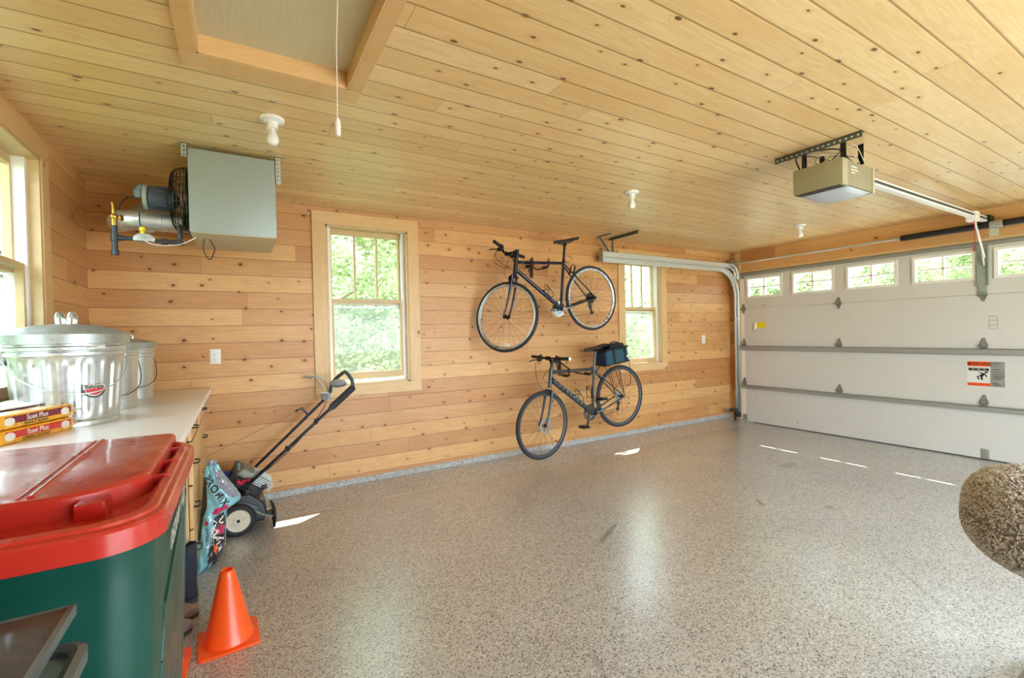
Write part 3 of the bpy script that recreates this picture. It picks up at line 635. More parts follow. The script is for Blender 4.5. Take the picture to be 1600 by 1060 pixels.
# warning label
wl = thing('warning_sign', 'orange and grey WARNING label stuck on the white garage door', 'warning label', (X0, -2.75, .86))
ly0, ly1, lz0, lz1 = -2.611, -2.885, .735, .99; lx = X0-.002
MB().box((lx, ly1, lz0), (X0-.0002, ly0, lz1)).build('backing', plain('label_white', srgb(226,224,220), .4, var=.01), wl, 0)
F = mapdoor(ly0, lz0, lx-.0006); LW = ly0-ly1; LH = lz1-lz0
def patch(name, u0, u1, v0, v1, mat, lift=.0005):
    return MB().box((lx-lift, ly0-u1, lz0+v0), (lx, ly0-u0, lz0+v1)).build(name, mat, wl, 0)
ow = LW*.62
M['lorange'] = plain('label_orange', srgb(232,84,28), .4, var=.03); M['lgrey'] = plain('label_grey', srgb(150,150,142), .4, var=.03); M['lblack'] = plain('label_black', srgb(20,20,22), .5)
patch('orange_band', .004, ow, LH*.79, LH-.004, 'lorange'); patch('orange_strip', .004, ow, .005, LH*.14, 'lorange'); patch('grey_field', ow, LW-.002, .002, LH-.002, 'lgrey'); patch('grey_strip', .012, ow-.008, LH*.60, LH*.74, 'lgrey')
def flat_text(txt, size, u, v, mat, parent, name='lettering', fn=None, **k):
    vs, fs = text_mesh(txt, size, lambda x, y: (fn or (lambda a, c: V((lx-.0012, ly0-(u+a), lz0+v+c))))(x, y), **k)
    b = MB(); b.add(vs, fs); return b.build(name, mat, parent, 0)
flat_text('WARNING', .037, ow*.54, LH*.885, 'lblack', wl, bold=.0006)

b = MB(); b.prism([(0,0),(.02,0),(.01,.018)], 0, .0008, xf=lambda p: V((lx-.0012+p.z*.5, ly0-.012-p.x, lz0+LH*.85+p.y))); b.build('alert_triangle', 'lblack', wl, 0)
# falling figure pictogram
def poly(pts, name='pictogram'):
    b = MB(); b.prism(pts, 0, .0006, xf=lambda p: V((lx-.0016+p.z, ly0-p.x*LW, lz0+p.y*LH))); return b
b = MB()
def pg(pts): b.prism(pts, 0, .0004, xf=lambda p: V((lx-.0014+p.z, ly0-p.x*LW, lz0+p.y*LH)))
pg([(.30,.58),(.40,.54),(.38,.50),(.31,.56)]); pg([(.38,.545),(.47,.53),(.50,.49),(.46,.44),(.40,.46)]); pg([(.40,.47),(.46,.44),(.41,.38),(.31,.40),(.27,.36),(.26,.39),(.33,.43)]); pg([(.27,.39),(.32,.38),(.35,.28),(.31,.27)]); pg([(.37,.43),(.42,.42),(.43,.26),(.38,.26)]); pg([(.46,.50),(.50,.50),(.54,.42),(.52,.36),(.50,.43)]); pg([(.47,.58),(.53,.60),(.57,.57),(.53,.53),(.48,.53)])
b.build('pictogram', 'lblack', wl, 0)
for j, (v, w_) in enumerate(((.90,.20), (.80,.10), (.67,.22), (.57,.30), (.48,.28), (.40,.30), (.32,.26), (.14,.16), (.08,.22))):
    patch('print_line', LW*.67, LW*(.67+w_), LH*v, LH*(v+.022), 'lblack' if v < .2 else 'label_white' if False else ('whiteplastic' if j in (1,2) else 'lblack'))
for j, u in enumerate((.05,.20,.36,.50)): patch('print_block', LW*u, LW*(u+.09), LH*.64, LH*.70, 'lblack')

# ---------------------------------------------------------------- tracks, shaft, opener
M['darksteel'] = plain('weathered_steel', srgb(96,100,92), .5, .4, var=.2, scale=60)
def track(side):
    ty = -.14 if side > 0 else YF+.14+.25
    t = thing('garage_door_track', 'galvanized track curving up the left side of the white garage door' if side > 0 else 'galvanized track on the right side of the white garage door', 'door track', (W-.1, ty, 0))
    xe = 4.60
    def chan(path, nm):
        b = MB(); prof = [(-.026,-.024), (-.026,.024), (-.022,.026), (.022,.026), (.026,.022), (.026,-.004)]
        pts = [V(p) for p in path]; vs = []; n = len(prof)
        for i, p in enumerate(pts):
            d = (pts[min(i+1,len(pts)-1)]-pts[max(i-1,0)]).normalized(); nrm = V((d.z, 0, -d.x))   # in XZ plane
            for (a, c) in prof: vs.append(p + nrm*a + V((0, c*side, 0)))
        b.add(vs, [(i*n+k, i*n+k+1, (i+1)*n+k+1, (i+1)*n+k) for i in range(len(pts)-1) for k in range(n-1)])
        return b.build(nm, 'galvl', t, 30, solid=.003)
    R = .38; zt = 2.225; xv = W-.055
    arc = [(xv-R+R*sin(a), ty, zt-R+R*cos(a)) for a in [k*pi/2/14 for k in range(15)]]
    chan([(xe, ty, zt)]+arc+[(xv, ty, .12)], 'vertical_track')
    R2 = .14; z2 = 2.285
    arc2 = [(xv-R2+R2*sin(a), ty, z2-R2+R2*cos(a)) for a in [k*pi/2/8 for k in range(9)]]
    chan([(xe, ty, z2)]+arc2+[(xv, ty, 2.08)], 'horizontal_track')
    b = MB(); b.box((xe, ty-.03*side-.002, 2.262), (7.0, ty-.03*side+.002, 2.315)); b.box((xe, ty-.03*side-.002, 2.19), (6.86, ty-.03*side+.002, 2.247)); b.box((xe, ty-.022*side-.002, 2.24), (6.86, ty-.022*side+.002, 2.27)); b.build('track_angle', 'galvl', t, 0)
    # hanger: perforated angle irons
    b = MB(); xh = 4.78; yy = ty+.03*side
    b.box((xh, yy-.02, 2.25), (xh+.035, yy-.017, H-.01)); b.box((xh-.003, yy-.45*side if side > 0 else yy, H-.034), (xh, yy+.02 if side > 0 else yy+.45, H-.001)); b.box((xh-.003, yy-.45*side if side > 0 else yy, H-.004), (xh+.03, yy+.02 if side > 0 else yy+.45, H-.001))
    b.bar((xh-.01, yy-.015, 2.29), (xh-.18, yy-.015, H-.012), .032, .003, up=(0,1,0)); b.box((xh-.2, yy-.2 if side>0 else yy-.02, H-.006), (xh-.165, yy+.02, H-.001)); hb = b.build('hanger_bracket', 'darksteel', t, 0)
    b = MB()
    for k in range(14): y = yy-(.02+k*.03)*side; b.cyl((xh-.0045, y, H-.018), (xh-.0025, y, H-.018), .005, n=8)
    for k in range(6): z = 2.30+k*.03; b.cyl((xh+.017, yy-.0215, z), (xh+.017, yy-.0165, z), .0045, n=8)
    b.build('bolt_hole', 'black', hb, 0)
    b = MB()
    for z in (.35, .95, 1.5): b.box((xv-.02, ty+.0, z), (W-.02, ty+.035*side, z+.05))
    b.each('jamb_bracket', 'galvd', t, 0)
    b = MB()
    for z in (2.20, 2.29): b.cyl((4.63, ty-.034*side, z), (4.63, ty-.03*side, z), .007, n=8); b.cyl((4.9, ty-.034*side, z), (4.9, ty-.03*side, z), .006, n=8)
    b.each('bolt', 'galvd', t)
    # lower end: roller guide and safety sensor
    b = MB(); b.box((xv-.03, ty-.03, .065), (xv+.02, ty+.03, .14)); b.build('track_foot', 'ironpipe', t, bevel=.003)
    return t
track(1); track(-1)
t = thing('safety_sensor', 'dark door sensor bracket low in the corner beside the garage door track', 'sensor', (7.1, -.17, .15))
b = MB(); b.bar((6.84, -.20, .235), (7.15, -.17, .19), .028, .012); b.bar((6.98, -.19, .2), (7.2, -.15, .16), .02, .05); b.bar((7.1, -.17, .0), (7.1, -.17, .2), .015, .015); b.build('bracket', 'blackmetal', t, 0, bevel=.002)
b = MB(); b.cyl((6.80, -.205, .24), (6.89, -.20, .232), .017, .020, 14); b.build('sensor_head', 'galvd', t)
# counterbalance shaft
t = thing('torsion_shaft', 'steel counterbalance shaft with black spring tube above the garage door', 'shaft', (W-.09, yc, 2.335))
xs = W-.10; zs = 2.322
b = MB(); b.cyl((xs, YF+.2, zs), (xs, -.11, zs), .0125, n=16); b.build('shaft', 'galv', t)
b = MB(); b.cyl((xs, -3.9, zs), (xs, -2.12, zs), .032, n=24); b.build('spring_tube', 'black', t)
b = MB(); b.cyl((xs, -2.13, zs), (xs, -2.10, zs), .024, n=16); b.cyl((xs, -2.11, zs), (xs, -2.085, zs), .018, n=12); b.build('winding_cone', 'galvd', t)
b = MB(); y = -2.86; b.box((xs-.02, y-.03, zs-.03), (W, y+.03, zs+.035)); b.cyl((xs, y-.045, zs), (xs, y+.045, zs), .038, n=20); b.build('centre_bracket', 'galvd', t, bevel=.002)
b = MB(); b.box((xs-.075, y-.03, zs-.125), (xs-.072, y+.035, zs-.05), xf=Matrix.Translation(V((0,0,0)))); b.tube([(xs-.02, y, zs-.03), (xs-.07, y, zs-.06)], .003, 6); b.build('hanging_tag', plain('manila_tag', srgb(186,188,166), .7), t, 0)
b = MB(); b.lathe([(.02,-.03), (.055,-.03), (.062,-.024), (.05,-.016), (.05,.016), (.062,.024), (.055,.03), (.02,.03)], (xs, -.115, zs), (0,1,0), 28); b.build('cable_drum', 'galvd', t)
b = MB(); b.box((xs-.04, -.084, zs-.09), (W-.01, -.078, zs+.06)); b.build('bearing_plate', 'galvd', t, bevel=.002)
b = MB(); b.tube([(xs+.03, -.125, zs-.05), (W-.03, -.155, .1)], .0022, 6); b.build('lift_cable', 'black', t)

# opener motor unit
t = thing('garage_door_opener', 'tan box garage door opener motor with white rail under the ceiling', 'garage door opener', (4.2, -2.8, 2.3))
b = MB(); ox0, ox1, oy0, oy1, oz0, oz1 = 3.965, 4.345, -2.945, -2.675, 2.205, 2.355
b.box((ox0, oy0, oz0), (ox1, oy1, oz1)); b.build('housing', 'greytan', t, bevel=.008)
b = MB(); b.box((ox0-.018, oy0-.006, oz0-.006), (ox0+.05, oy1+.006, oz1+.004)); b.build('end_cover', plain('opener_cover', srgb(158,154,126), .4, var=.02), t, bevel=.01)
b = MB(); b.box((ox1-.01, oy0-.006, oz0-.006), (ox1+.018, oy1+.006, oz1+.004)); b.build('end_cover', plain('opener_cover_front', srgb(172,168,140), .4, var=.02), t, bevel=.008)
b = MB(); b.grid(lambda u, v: (ox0+.055+(ox1-ox0-.075)*u, oy0+.004+(oy1-oy0-.008)*v, oz0-.004-.030*sin(pi*u)**.5*(sin(pi*v)**.35)), 14, 14); b.build('lamp_lens', plain('grey_white_lens', srgb(186,192,198), .35, var=.02), t)
b = MB(); b.box((ox0-.019, oy0+.01, oz0-.004), (ox0+.052, oy1-.01, oz0-.0065)); b.build('dark_slot', 'black', t, 0)
b = MB()
for k, w_ in enumerate((.07, .085, .045)): b.box((ox0+.10, oy0-.001, oz1-.035-k*.018), (ox0+.10+w_, oy0+.001, oz1-.029-k*.018))
b.build('printed_text', 'whiteplastic', t, 0)
# perforated hanging angle along Y and straps
b = MB(); bx_ = 4.287
b.box((4.02, -3.02, H-.036), (4.024, -2.52, H-.001)); b.box((4.02, -3.02, H-.004), (4.055, -2.52, H-.001)); hb = b.build('hanging_angle', 'darksteel', t, 0)
b = MB()
for k in range(16): y = -3.0+k*.031; b.cyl((4.0185, y, H-.02), (4.025, y, H-.02), .0055, n=8)
b.build('bolt_hole', 'whiteframe', hb, 0)
b = MB()
for y in (-2.92, -2.70): b.box((4.026, y-.015, 2.37), (4.029, y+.015, H-.01)); b.box((4.25, y-.015, 2.37), (4.253, y+.015, H-.002))
b.each('hanging_strap', 'blackmetal', t, 0)
rd = random.Random(5)
for k in range(9):
    y = -2.9+rd.uniform(-.03, .1); b = MB()
    b.tube(smoothpath([(ox0+.02+rd.uniform(0,.2), y+.10, oz1+.01), (4.0+rd.uniform(-.05,.1), y+.02+rd.uniform(-.05,.08), oz1+.05+rd.uniform(0,.04)), (4.12+rd.uniform(-.05,.12), y+rd.uniform(-.06,.03), oz1+.035+rd.uniform(0,.06)), (4.28+rd.uniform(-.04,.04), y-.01, oz1+.02)], 6), .0028, 6); b.build('wire', plain('pale_wire', srgb(206,196,168), .5) if k == 0 else 'pale_wire_', t) if False else b.build('wire', 'beige' if k % 3 else 'black', t)
b = MB(); b.tube(smoothpath([(ox0+.01, -2.70, oz1+.005), (ox0-.01, -2.69, 2.44), (ox0+.06, -2.75, 2.47), (4.1, -2.86, 2.46), (4.2, -2.87, 2.42)], 8), .005, 8); b.build('power_cord', 'black', t)
# rail, trolley, arm
b = MB(); b.box((ox1, -2.80, 2.357), (W-.10, -2.757, 2.405)); b.build('rail', 'whiteframe', t, 0, bevel=.002)
b = MB(); b.box((ox1, -2.803, 2.372), (W-.10, -2.754, 2.390)); b.build('rail_slot', 'gasket', t, 0)
b = MB(); b.box((W-.12, -2.82, 2.35), (W, -2.735, 2.42)); b.build('header_bracket', 'blackmetal', t, bevel=.003)
xa = 6.83
b = MB(); b.box((xa-.05, -2.815, 2.325), (xa+.06, -2.742, 2.415)); b.build('trolley', 'whiteframe', t, bevel=.005)
b = MB(); b.bar((xa, -2.79, 2.34), (X0-.04, yc-.02, 2.02), .028, .010, up=(0,1,0)); b.bar((X0-.07, yc-.012, 2.06), (X0-.02, yc-.012, 1.94), .026, .008, up=(0,1,0)); b.build('door_arm', 'whiteframe', t, 0, bevel=.002)
b = MB(); b.tube(smoothpath([(xa-.03, -2.80, 2.33), (xa-.035, -2.80, 2.25), (xa-.03, -2.80, 2.13), (xa-.034, -2.80, 2.06)], 6), .003, 6); b.bar((xa-.06, -2.80, 2.045), (xa+.0, -2.80, 2.065), .012, .012); b.build('release_cord', plain('red_cord', srgb(176,44,34), .6), t)
# ---------------------------------------------------------------- bicycles
M['frame1'] = plain('navy_black_frame_paint', srgb(18,24,54), .28, .2, var=.1, coat=.4)
M['frame2'] = plain('slate_grey_frame_paint', srgb(60,70,78), .3, .2, var=.1, coat=.3)
M['saddle1'] = plain('black_saddle', srgb(20,20,22), .5); M['saddle2'] = plain('dark_brown_saddle', srgb(48,36,34), .5)
M['rim1'] = plain('silver_rim', srgb(196,200,204), .3, .8); M['rim2'] = plain('dark_grey_rim', srgb(92,94,100), .35, .6)
M['tyre'] = plain('grey_black_tyre', srgb(44,47,52), .75, bump=.1)
M['decal'] = plain('pale_decal', srgb(190,200,206), .4)
def bicycle(c):
    Y = c['Y']; P3 = lambda p, dy=0.: V((p[0], Y+dy, p[1]))
    t = thing('bicycle', c['label'], 'bicycle', P3(c['bb']), 'bicycles hung on the board wall')
    ax = V((c['ax'][0], 0, c['ax'][1])).normalized(); crown = P3(c['crown']); th = c['steer']
    RT = Matrix.Translation(crown) @ Matrix.Rotation(th, 4, ax) @ Matrix.Translation(-crown)
    fm = c['fm']
    def xform(b, T):
        b.v = [tuple(T @ V(p)) for p in b.v]; return b
    # frame
    b = MB(); hb, ht = P3(c['hb']), P3(c['ht']); bb = P3(c['bb']); st = P3(c['ttr']); r0 = c.get('rt', .016)
    b.cyl(hb-ax*.01, ht+ax*.01, .021, .021, 16); b.cyl(P3(c['ttf']), st, r0, r0*.9, 14); b.cyl(P3(c['dtf']), bb, c.get('rd', .019), c.get('rd', .019)*.95, 14)
    b.cyl(bb, st+(st-bb).normalized()*.02, .0155, .0155, 14); b.cyl(bb+V((0,-.035,0)), bb+V((0,.035,0)), .021, n=16)
    hr = P3(c['hubR'])
    for s_ in (-1, 1):
        dz = V((0, s_*.066, 0)); m1 = bb+V((.03, s_*.028, .004)); b.tube([bb+V((0, s_*.018, 0)), m1, m1.lerp(hr+dz, .35)+V((0, s_*.014, 0)), hr+dz], [.011, .011, .0095, .007], 10)
        q = st+V((0,0,-.015)); b.tube([q+V((0, s_*.014, 0)), q.lerp(hr+dz, .25)+V((0, s_*.012, 0)), hr+dz], [.0085, .0075, .006], 10)
        b.lathe([(.012,-.003), (.016,0), (.012,.003)], hr+dz, (0,1,0), 14)
    b.tube([st.lerp(hr, .26)+V((0,-.034,0)), st.lerp(hr, .26)+V((0,.034,0))], .006, 8)
    b.build('frame', fm, t)
    if c.get('decals'):
        b = MB(); d0, d1 = P3(c['dtf']), bb; dd = (d1-d0).normalized(); up = V((dd.z*-1, 0, dd.x)); rdv = c['rd']
        vs, fs = text_mesh('SPORT', .036, lambda x, y: V((0,0,0)) + d0.lerp(d1, .50)+dd*x+V((-dd.z, 0, dd.x))*(y)*1.+V((0, -math.sqrt(max(0, rdv**2-min(y*y, rdv**2*.9)))-.0012, 0)), spacing=1.25) if False else ([], [])
        for k in range(7):
            u = .16+k*.085; p = d0.lerp(d1, u); n_ = V((-dd.z, 0, dd.x)); w_ = (.010 if k % 2 else .016)
            b.bar(p+V((0,-rdv*.93,0))-n_*.010, p+V((0,-rdv*.93,0))+n_*.012, .004, w_*.7, up=(0,1,0))
        b.build('decal', 'decal', t, 0)
    # wheels
    def wheel(name, cen, axis, rim, disc):
        cen = V(cen); axis = V(axis).normalized(); b = MB(); R = .35
        b.lathe([(.303,-.008), (.323,-.0125), (.325,-.009), (.318,-.0), (.325,.009), (.323,.0125), (.303,.008), (.299,0), (.303,-.008)], cen, axis, 72)
        w_ = b.build(name, rim, t, 30)
        b = MB(); b.torus(cen, axis, .3345, .0165, 72, 10, rz=.0165); b.build('tyre', 'tyre', w_)
        b = MB(); b.cyl(cen-axis*.055, cen+axis*.055, .006, n=10); b.cyl(cen-axis*.034, cen+axis*.034, .012, n=14)
        for q in (-1,1): b.cyl(cen+axis*.03*q, cen+axis*.034*q, .022, n=18); b.cyl(cen+axis*.052*q, cen+axis*.060*q, .009, n=10)
        b.build('hub', 'blackmetal', w_)
        a = axis.orthogonal().normalized(); e = axis.cross(a)
        for k in range(28):
            b = MB(); an = 2*pi*k/28; q = 1 if k % 2 else -1; a2 = an+(.5 if (k//2) % 2 else -.5)
            b.cyl(cen+axis*.032*q+(a*cos(a2)+e*sin(a2))*.02, cen+(a*cos(an)+e*sin(an))*.300, .0009, n=5, cap=False); b.build('spoke', c['spoke'], w_)
        if disc:
            b = MB(); sgn = -1 if (axis.y > 0) else 1; pc = cen+axis*.042*sgn
            b.lathe([(.052,-.001), (.080,-.001), (.080,.001), (.052,.001), (.052,-.001)], pc, axis, 36)
            for k in range(6): an = pi*k/3; b.bar(pc+(a*cos(an)+e*sin(an))*.02, pc+(a*cos(an+.4)+e*sin(an+.4))*.056, .008, .002, up=axis)
            b.build('disc_rotor', 'chrome', w_)
        return w_
    hx = V((c['crown'][0]-ax.x/ax.z*(c['crown'][1]-c['hubF'][1]), Y, c['hubF'][1])); hubF = P3(c['hubF'])
    fw = wheel('front_wheel', RT @ hubF, (RT.to_3x3() @ V((0,1,0))), c['rim'], c['disc'])
    rw = wheel('rear_wheel', hr, (0,1,0), c['rim'], False)
    if c.get('sticker'):
        b = MB(); b.grid(lambda u, v: RT @ (hubF+V((sin(.15+.25*u)*(.325-.02*v)*-1+.08, -.012, -cos(.15+.25*u)*(.30-.03*v)))), 6, 1); b.build('spoke_reflector', 'whiteplastic', fw, solid=.002)
    # fork
    b = MB(); b.cyl(hb-ax*.012, hb-ax*.03, .02, .024, 16); top = crown-ax*.0
    b.tube([top+V((0,-.046,0)), top+V((0,.046,0))], .017, 10)
    for s_ in (-1, 1):
        y = V((0, s_*.048, 0)); mid = top.lerp(hubF, .55)+V((.012,0,0)); b.tube(smoothpath([top+y+ax*.01, mid+y, hubF+y*1.04], 5), [.0165-.009*k/10 for k in range(11)], 12)
    xform(b, RT); b.build('fork', c['forkm'], t)
    b = MB(); b.cyl(ht+ax*.008, ht+ax*c['stk'], .016, n=14); sc_ = ht+ax*c['stk']
    barc = P3(c['barc']); b.cyl(sc_, barc, .015, .016, 14); b.cyl(sc_-ax*.02, sc_+ax*.018, .021, n=16); b.cyl(barc+V((0,-.024,0)), barc+V((0,.024,0)), .021, n=16); xform(b, RT); b.build('stem', 'blackmetal', t)
    hw = c['hw']; rise = c['rise']; back = .03
    pts = [barc+V((0,0,0)), barc+V((0,.06,0)), barc+V((.01,.13,rise*.9)), barc+V((.015,.2,rise)), barc+V((back, hw, rise+.004))]
    L = [V((p.x, 2*Y-p.y, p.z)) for p in pts[1:]]; b = MB(); b.tube(smoothpath(L[::-1]+pts, 4), .0115, 12); xform(b, RT); hbar = b.build('handlebar', 'blackmetal', t)
    for s_ in (-1, 1):
        e = barc+V((back, s_*hw, rise+.004)); a = barc+V((.017, s_*(hw-.125), rise+.001))
        b = MB(); b.cyl(a, e, .0165, .0175, 16); b.cyl(a, a.lerp(e, .04), .0195, n=16); xform(b, RT); gp = b.build('grip', 'rubber', t)
        b = MB(); b.cyl(e-V((0,s_*.002,0)), e+V((0,s_*.006,0)), .0172, n=16); xform(b, RT); b.build('bar_end_plug', c['plug'], gp)
        q = a+V((0,-s_*.03,0)); b = MB(); b.cyl(q-V((0,.012,0)), q+V((0,.012,0)), .020, n=14); b.box(tuple(q+V((-.045,-.018,-.038))), tuple(q+V((-.004,.018,-.010)))); b.cyl(q+V((-.01,-.012,.018)), q+V((-.01,.012,.02)), .013, n=12)
        xform(b, RT); b.build('shifter', 'black', t, bevel=.003)
        b = MB(); b.tube(smoothpath([q+V((-.035,0,-.018)), q+V((-.062,s_*.03,-.024)), q+V((-.066,s_*.075,-.032)), q+V((-.078,s_*.105,-.046))], 4), [.006]*9+[.0055]*4, 8); xform(b, RT); b.build('brake_lever', 'blackmetal', t)
    # cables
    for k, (s_, dx, dz) in enumerate(((-1, -.10, -.16), (1, -.08, -.12), (-1, -.06, -.14))):
        q = RT @ (barc+V((-.03, s_*(hw-.16), rise-.02))); e = [hb.lerp(ht, .2)+V((-.022, s_*.01, 0)), RT @ (top+V((-.02, -.04, -.03))), P3(c['dtf'])+V((.02,-.02,0))][k]
        m_ = q.lerp(e, .5)+V((dx, 0, -.05)); b = MB(); b.tube(smoothpath([q, q+V((dx*.45, 0, dz*.45)), m_, e+V((-.03, 0, -.0)), e], 6), .0024, 6); b.build('cable', 'black', t)
    # saddle and post
    sp = P3(c['sp']); b = MB(); b.cyl(st, sp, .0135, n=14); b.cyl(st+(sp-st).normalized()*.0, st+(sp-st).normalized()*.028, .020, n=16); b.bar(st+V((.012,-.02,.012)), st+V((.055,-.024,.002)), .01, .006); b.build('seatpost', 'blackmetal' if not c['disc'] else 'rim2', t)
    nose, tail = P3(c['nose']), P3(c['tail']); d = tail-nose; b = MB()
    def sad(u, v):
        w_ = (.018+.058*max(0, (u-.35)/.65)**1.3 if u > .35 else .018) if u < .93 else .076*math.sqrt(max(0,1-((u-.93)/.10)**2))
        if u < .04: w_ *= .6+10*u
        a = v*2*pi; p = nose+d*u; top_ = max(0, sin(a))
        return p+V((0, cos(a)*w_, (.016*sin(a) if sin(a) > 0 else .022*sin(a)*(1 if abs(cos(a)) > .5 else .6))+.006*sin(pi*u)-.010*sin(pi*u)**2))
    b.grid(sad, 24, 20); b.build('saddle', c['sad'], t)
    b = MB()
    for s_ in (-1,1): b.tube(smoothpath([nose+d*.15+V((0,s_*.01,-.02)), nose+d*.4+V((0,s_*.02,-.034)), nose+d*.65+V((0,s_*.022,-.034)), nose+d*.85+V((0,s_*.03,-.012))], 4), .0035, 6)
    b.cyl(sp+V((-.0,-.024,-.002)), sp+V((0,.024,-.002)), .014, n=12); b.build('saddle_rails', 'blackmetal', t)
    # drivetrain on the wall side
    cy = .045; cc = bb+V((0,cy,0)); b = MB(); R = c['ring']
    b.lathe([(R-.016,-.002), (R,-.002), (R,.002), (R-.016,.002), (R-.016,-.002)], cc, (0,1,0), 44); b.lathe([(R*.80-.012,-.002), (R*.80,-.002), (R*.80,.002), (R*.8-.012,.002), (R*.8-.012,-.002)], cc+V((0,-.008,0)), (0,1,0), 40)
    for k in range(5): a = 2*pi*k/5+.3; b.bar(cc, cc+V((cos(a)*(R-.008), 0, sin(a)*(R-.008))), .016, .005, up=(0,1,0))
    b.build('chainring', c['ringm'], t)
    if c['ringm'] == 'chrome':
        b = MB(); b.lathe([(.02,.004), (R-.006,.004), (R-.006,.007), (.02,.007)], cc, (0,1,0), 40); b.build('chain_guard', 'galvd', t)
    for s_, ang in ((-1, c['crank']), (1, c['crank']+pi)):
        o_ = bb+V((0, s_*.062, 0)); cl = .17 if c['disc'] else .115; e = o_+V((cos(ang)*cl, s_*.012, sin(ang)*cl)); b = MB(); b.tube([o_, o_.lerp(e, .5), e], [.013, .010, .011], 10); b.cyl(bb+V((0,s_*.03,0)), o_+V((0,s_*.006,0)), .014, n=14); ca = b.build('crank_arm', c['crankm'], t)
        if not c['disc']: continue
        pc = e+V((0, s_*.055, 0)); b = MB(); b.cyl(e, pc+V((0,s_*.045,0)), .006, n=8)
        for xx, zz in ((-.042,0),(.042,0)): b.bar(pc+V((xx,-.045,zz)), pc+V((xx,.045,zz)), .012, .022)
        for yy in (-.042,.042): b.bar(pc+V((-.042,yy,0)), pc+V((.042,yy,0)), .010, .022)
        b.box(tuple(pc-V((.014,.04,.012))), tuple(pc+V((.014,.04,.012)))); b.build('pedal', 'blackmetal', ca, bevel=.002)
    b = MB()
    for k in range(7): r_c = .021+.0065*k; b.lathe([(r_c-.004,-.0008), (r_c,-.0008), (r_c,.0008), (r_c-.004,.0008)], hr+V((0,.044-.0042*k,0)), (0,1,0), 24); 
    b.cyl(hr+V((0,.015,0)), hr+V((0,.048,0)), .017, n=16); b.build('cassette', 'galvd' if c['disc'] else 'blackmetal', t)
    dq = hr+V((.012,.04,-.085)); dq2 = hr+V((.035,.04,-.155)) if not c['disc'] else hr+V((.0,.04,-.15)); b = MB()
    b.bar(hr+V((.012,.06,-.01)), dq+V((0,.01,0)), .02, .014); b.lathe([(.004,-.004),(.024,-.004),(.024,.004),(.004,.004)], dq, (0,1,0), 14); b.lathe([(.004,-.004),(.021,-.004),(.021,.004),(.004,.004)], dq2, (0,1,0), 14); b.bar(dq, dq2, .016, .012, up=(0,1,0)); b.build('rear_derailleur', 'black', t)
    b = MB(); uu = (hr-bb).normalized(); nn = V((-uu.z,0,uu.x)); nn = nn if nn.z > 0 else -nn
    b.tube([cc+nn*R, hr+V((0,.038,0))+nn*.045], .0028, 5); b.tube([cc-nn*R, dq2+V((0,0,-.02)), dq+V((-.02,0,0)), hr+V((-.01,.038,0))-nn*.045], .0028, 5); b.build('chain', 'gasket', t)
    # bottle cage(s)
    for (pa, pb, side, f0) in c['cages']:
        pa, pb = P3(pa), P3(pb); dd = (pb-pa).normalized(); n_ = V((-dd.z, 0, dd.x))*side; o_ = pa.lerp(pb, f0)
        b = MB(); b.bar(o_+n_*.020, o_+dd*.13+n_*.020, .018, .005, up=n_)
        for q in (-1,1): b.tube(smoothpath([o_+n_*.022+V((0,q*.008,0)), o_+dd*.0+n_*.03+V((0,q*.034,0)), o_+dd*.05+n_*.06+V((0,q*.038,0)), o_+dd*.0+n_*.088+V((0,q*.02,0)), o_+dd*.02+n_*.096]  , 5), .0032, 6); b.tube(smoothpath([o_+dd*.13+n_*.022, o_+dd*.12+n_*.035+V((0,q*.034,0)), o_+dd*.085+n_*.06+V((0,q*.038,0)), o_+dd*.02+n_*.096], 5), .0032, 6)
        b.build('bottle_cage', 'black', t)
    return t, RT, fw
# rim brakes drawn on the first bike
navy = dict(Y=-.42, label='black bicycle hung higher on the wall with its front wheel turned to the boards', ax=(.127,.992), crown=(3.227,1.922), hb=(3.231,1.952), ht=(3.254,2.125), ttf=(3.25,2.066), ttr=(3.828,2.092), dtf=(3.244,1.995), bb=(3.785,1.615), hubR=(4.20,1.735),
    hubF=(3.125,1.536), steer=-1.05, stk=.045, barc=(3.15,2.165), hw=.29, rise=.035, sp=(3.850,2.295), nose=(3.712,2.300), tail=(4.0,2.362), fm='frame1', forkm='frame1', rim='rim1', disc=False, spoke='ironpipe', sad='saddle1', ring=.083, ringm='chrome', crank=rad(8), crankm='chrome', plug='black', cages=[((3.244,2.0),(3.785,1.615),1,.56)], rd=.0195, sticker=True)
tb1, RT1, fw1 = bicycle(navy)
b = MB()
for (p, q) in ((V((3.225,-.46,1.90)), V((3.205,-.46,1.84))),): b.bar(RT1 @ V((3.19,-.455,1.93)), RT1 @ V((3.185,-.455,1.845)), .012, .012); b.bar(RT1 @ V((3.19,-.385,1.93)), RT1 @ V((3.185,-.385,1.845)), .012, .012)
b.bar((3.955,-.455,2.06), (3.925,-.455,1.975), .012, .012); b.bar((3.955,-.385,2.06), (3.925,-.385,1.975), .012, .012); b.tube(smoothpath([(3.955,-.455,2.06), (3.94,-.43,2.085), (3.955,-.385,2.06)], 4), .003, 6); b.build('rim_brake', 'blackmetal', tb1, 0)
b = MB(); b.tube(smoothpath([(3.86,-.43,2.17), (3.90,-.44,2.165), (3.935,-.44,2.14)], 5), .003, 6); b.build('cable', 'black', tb1)
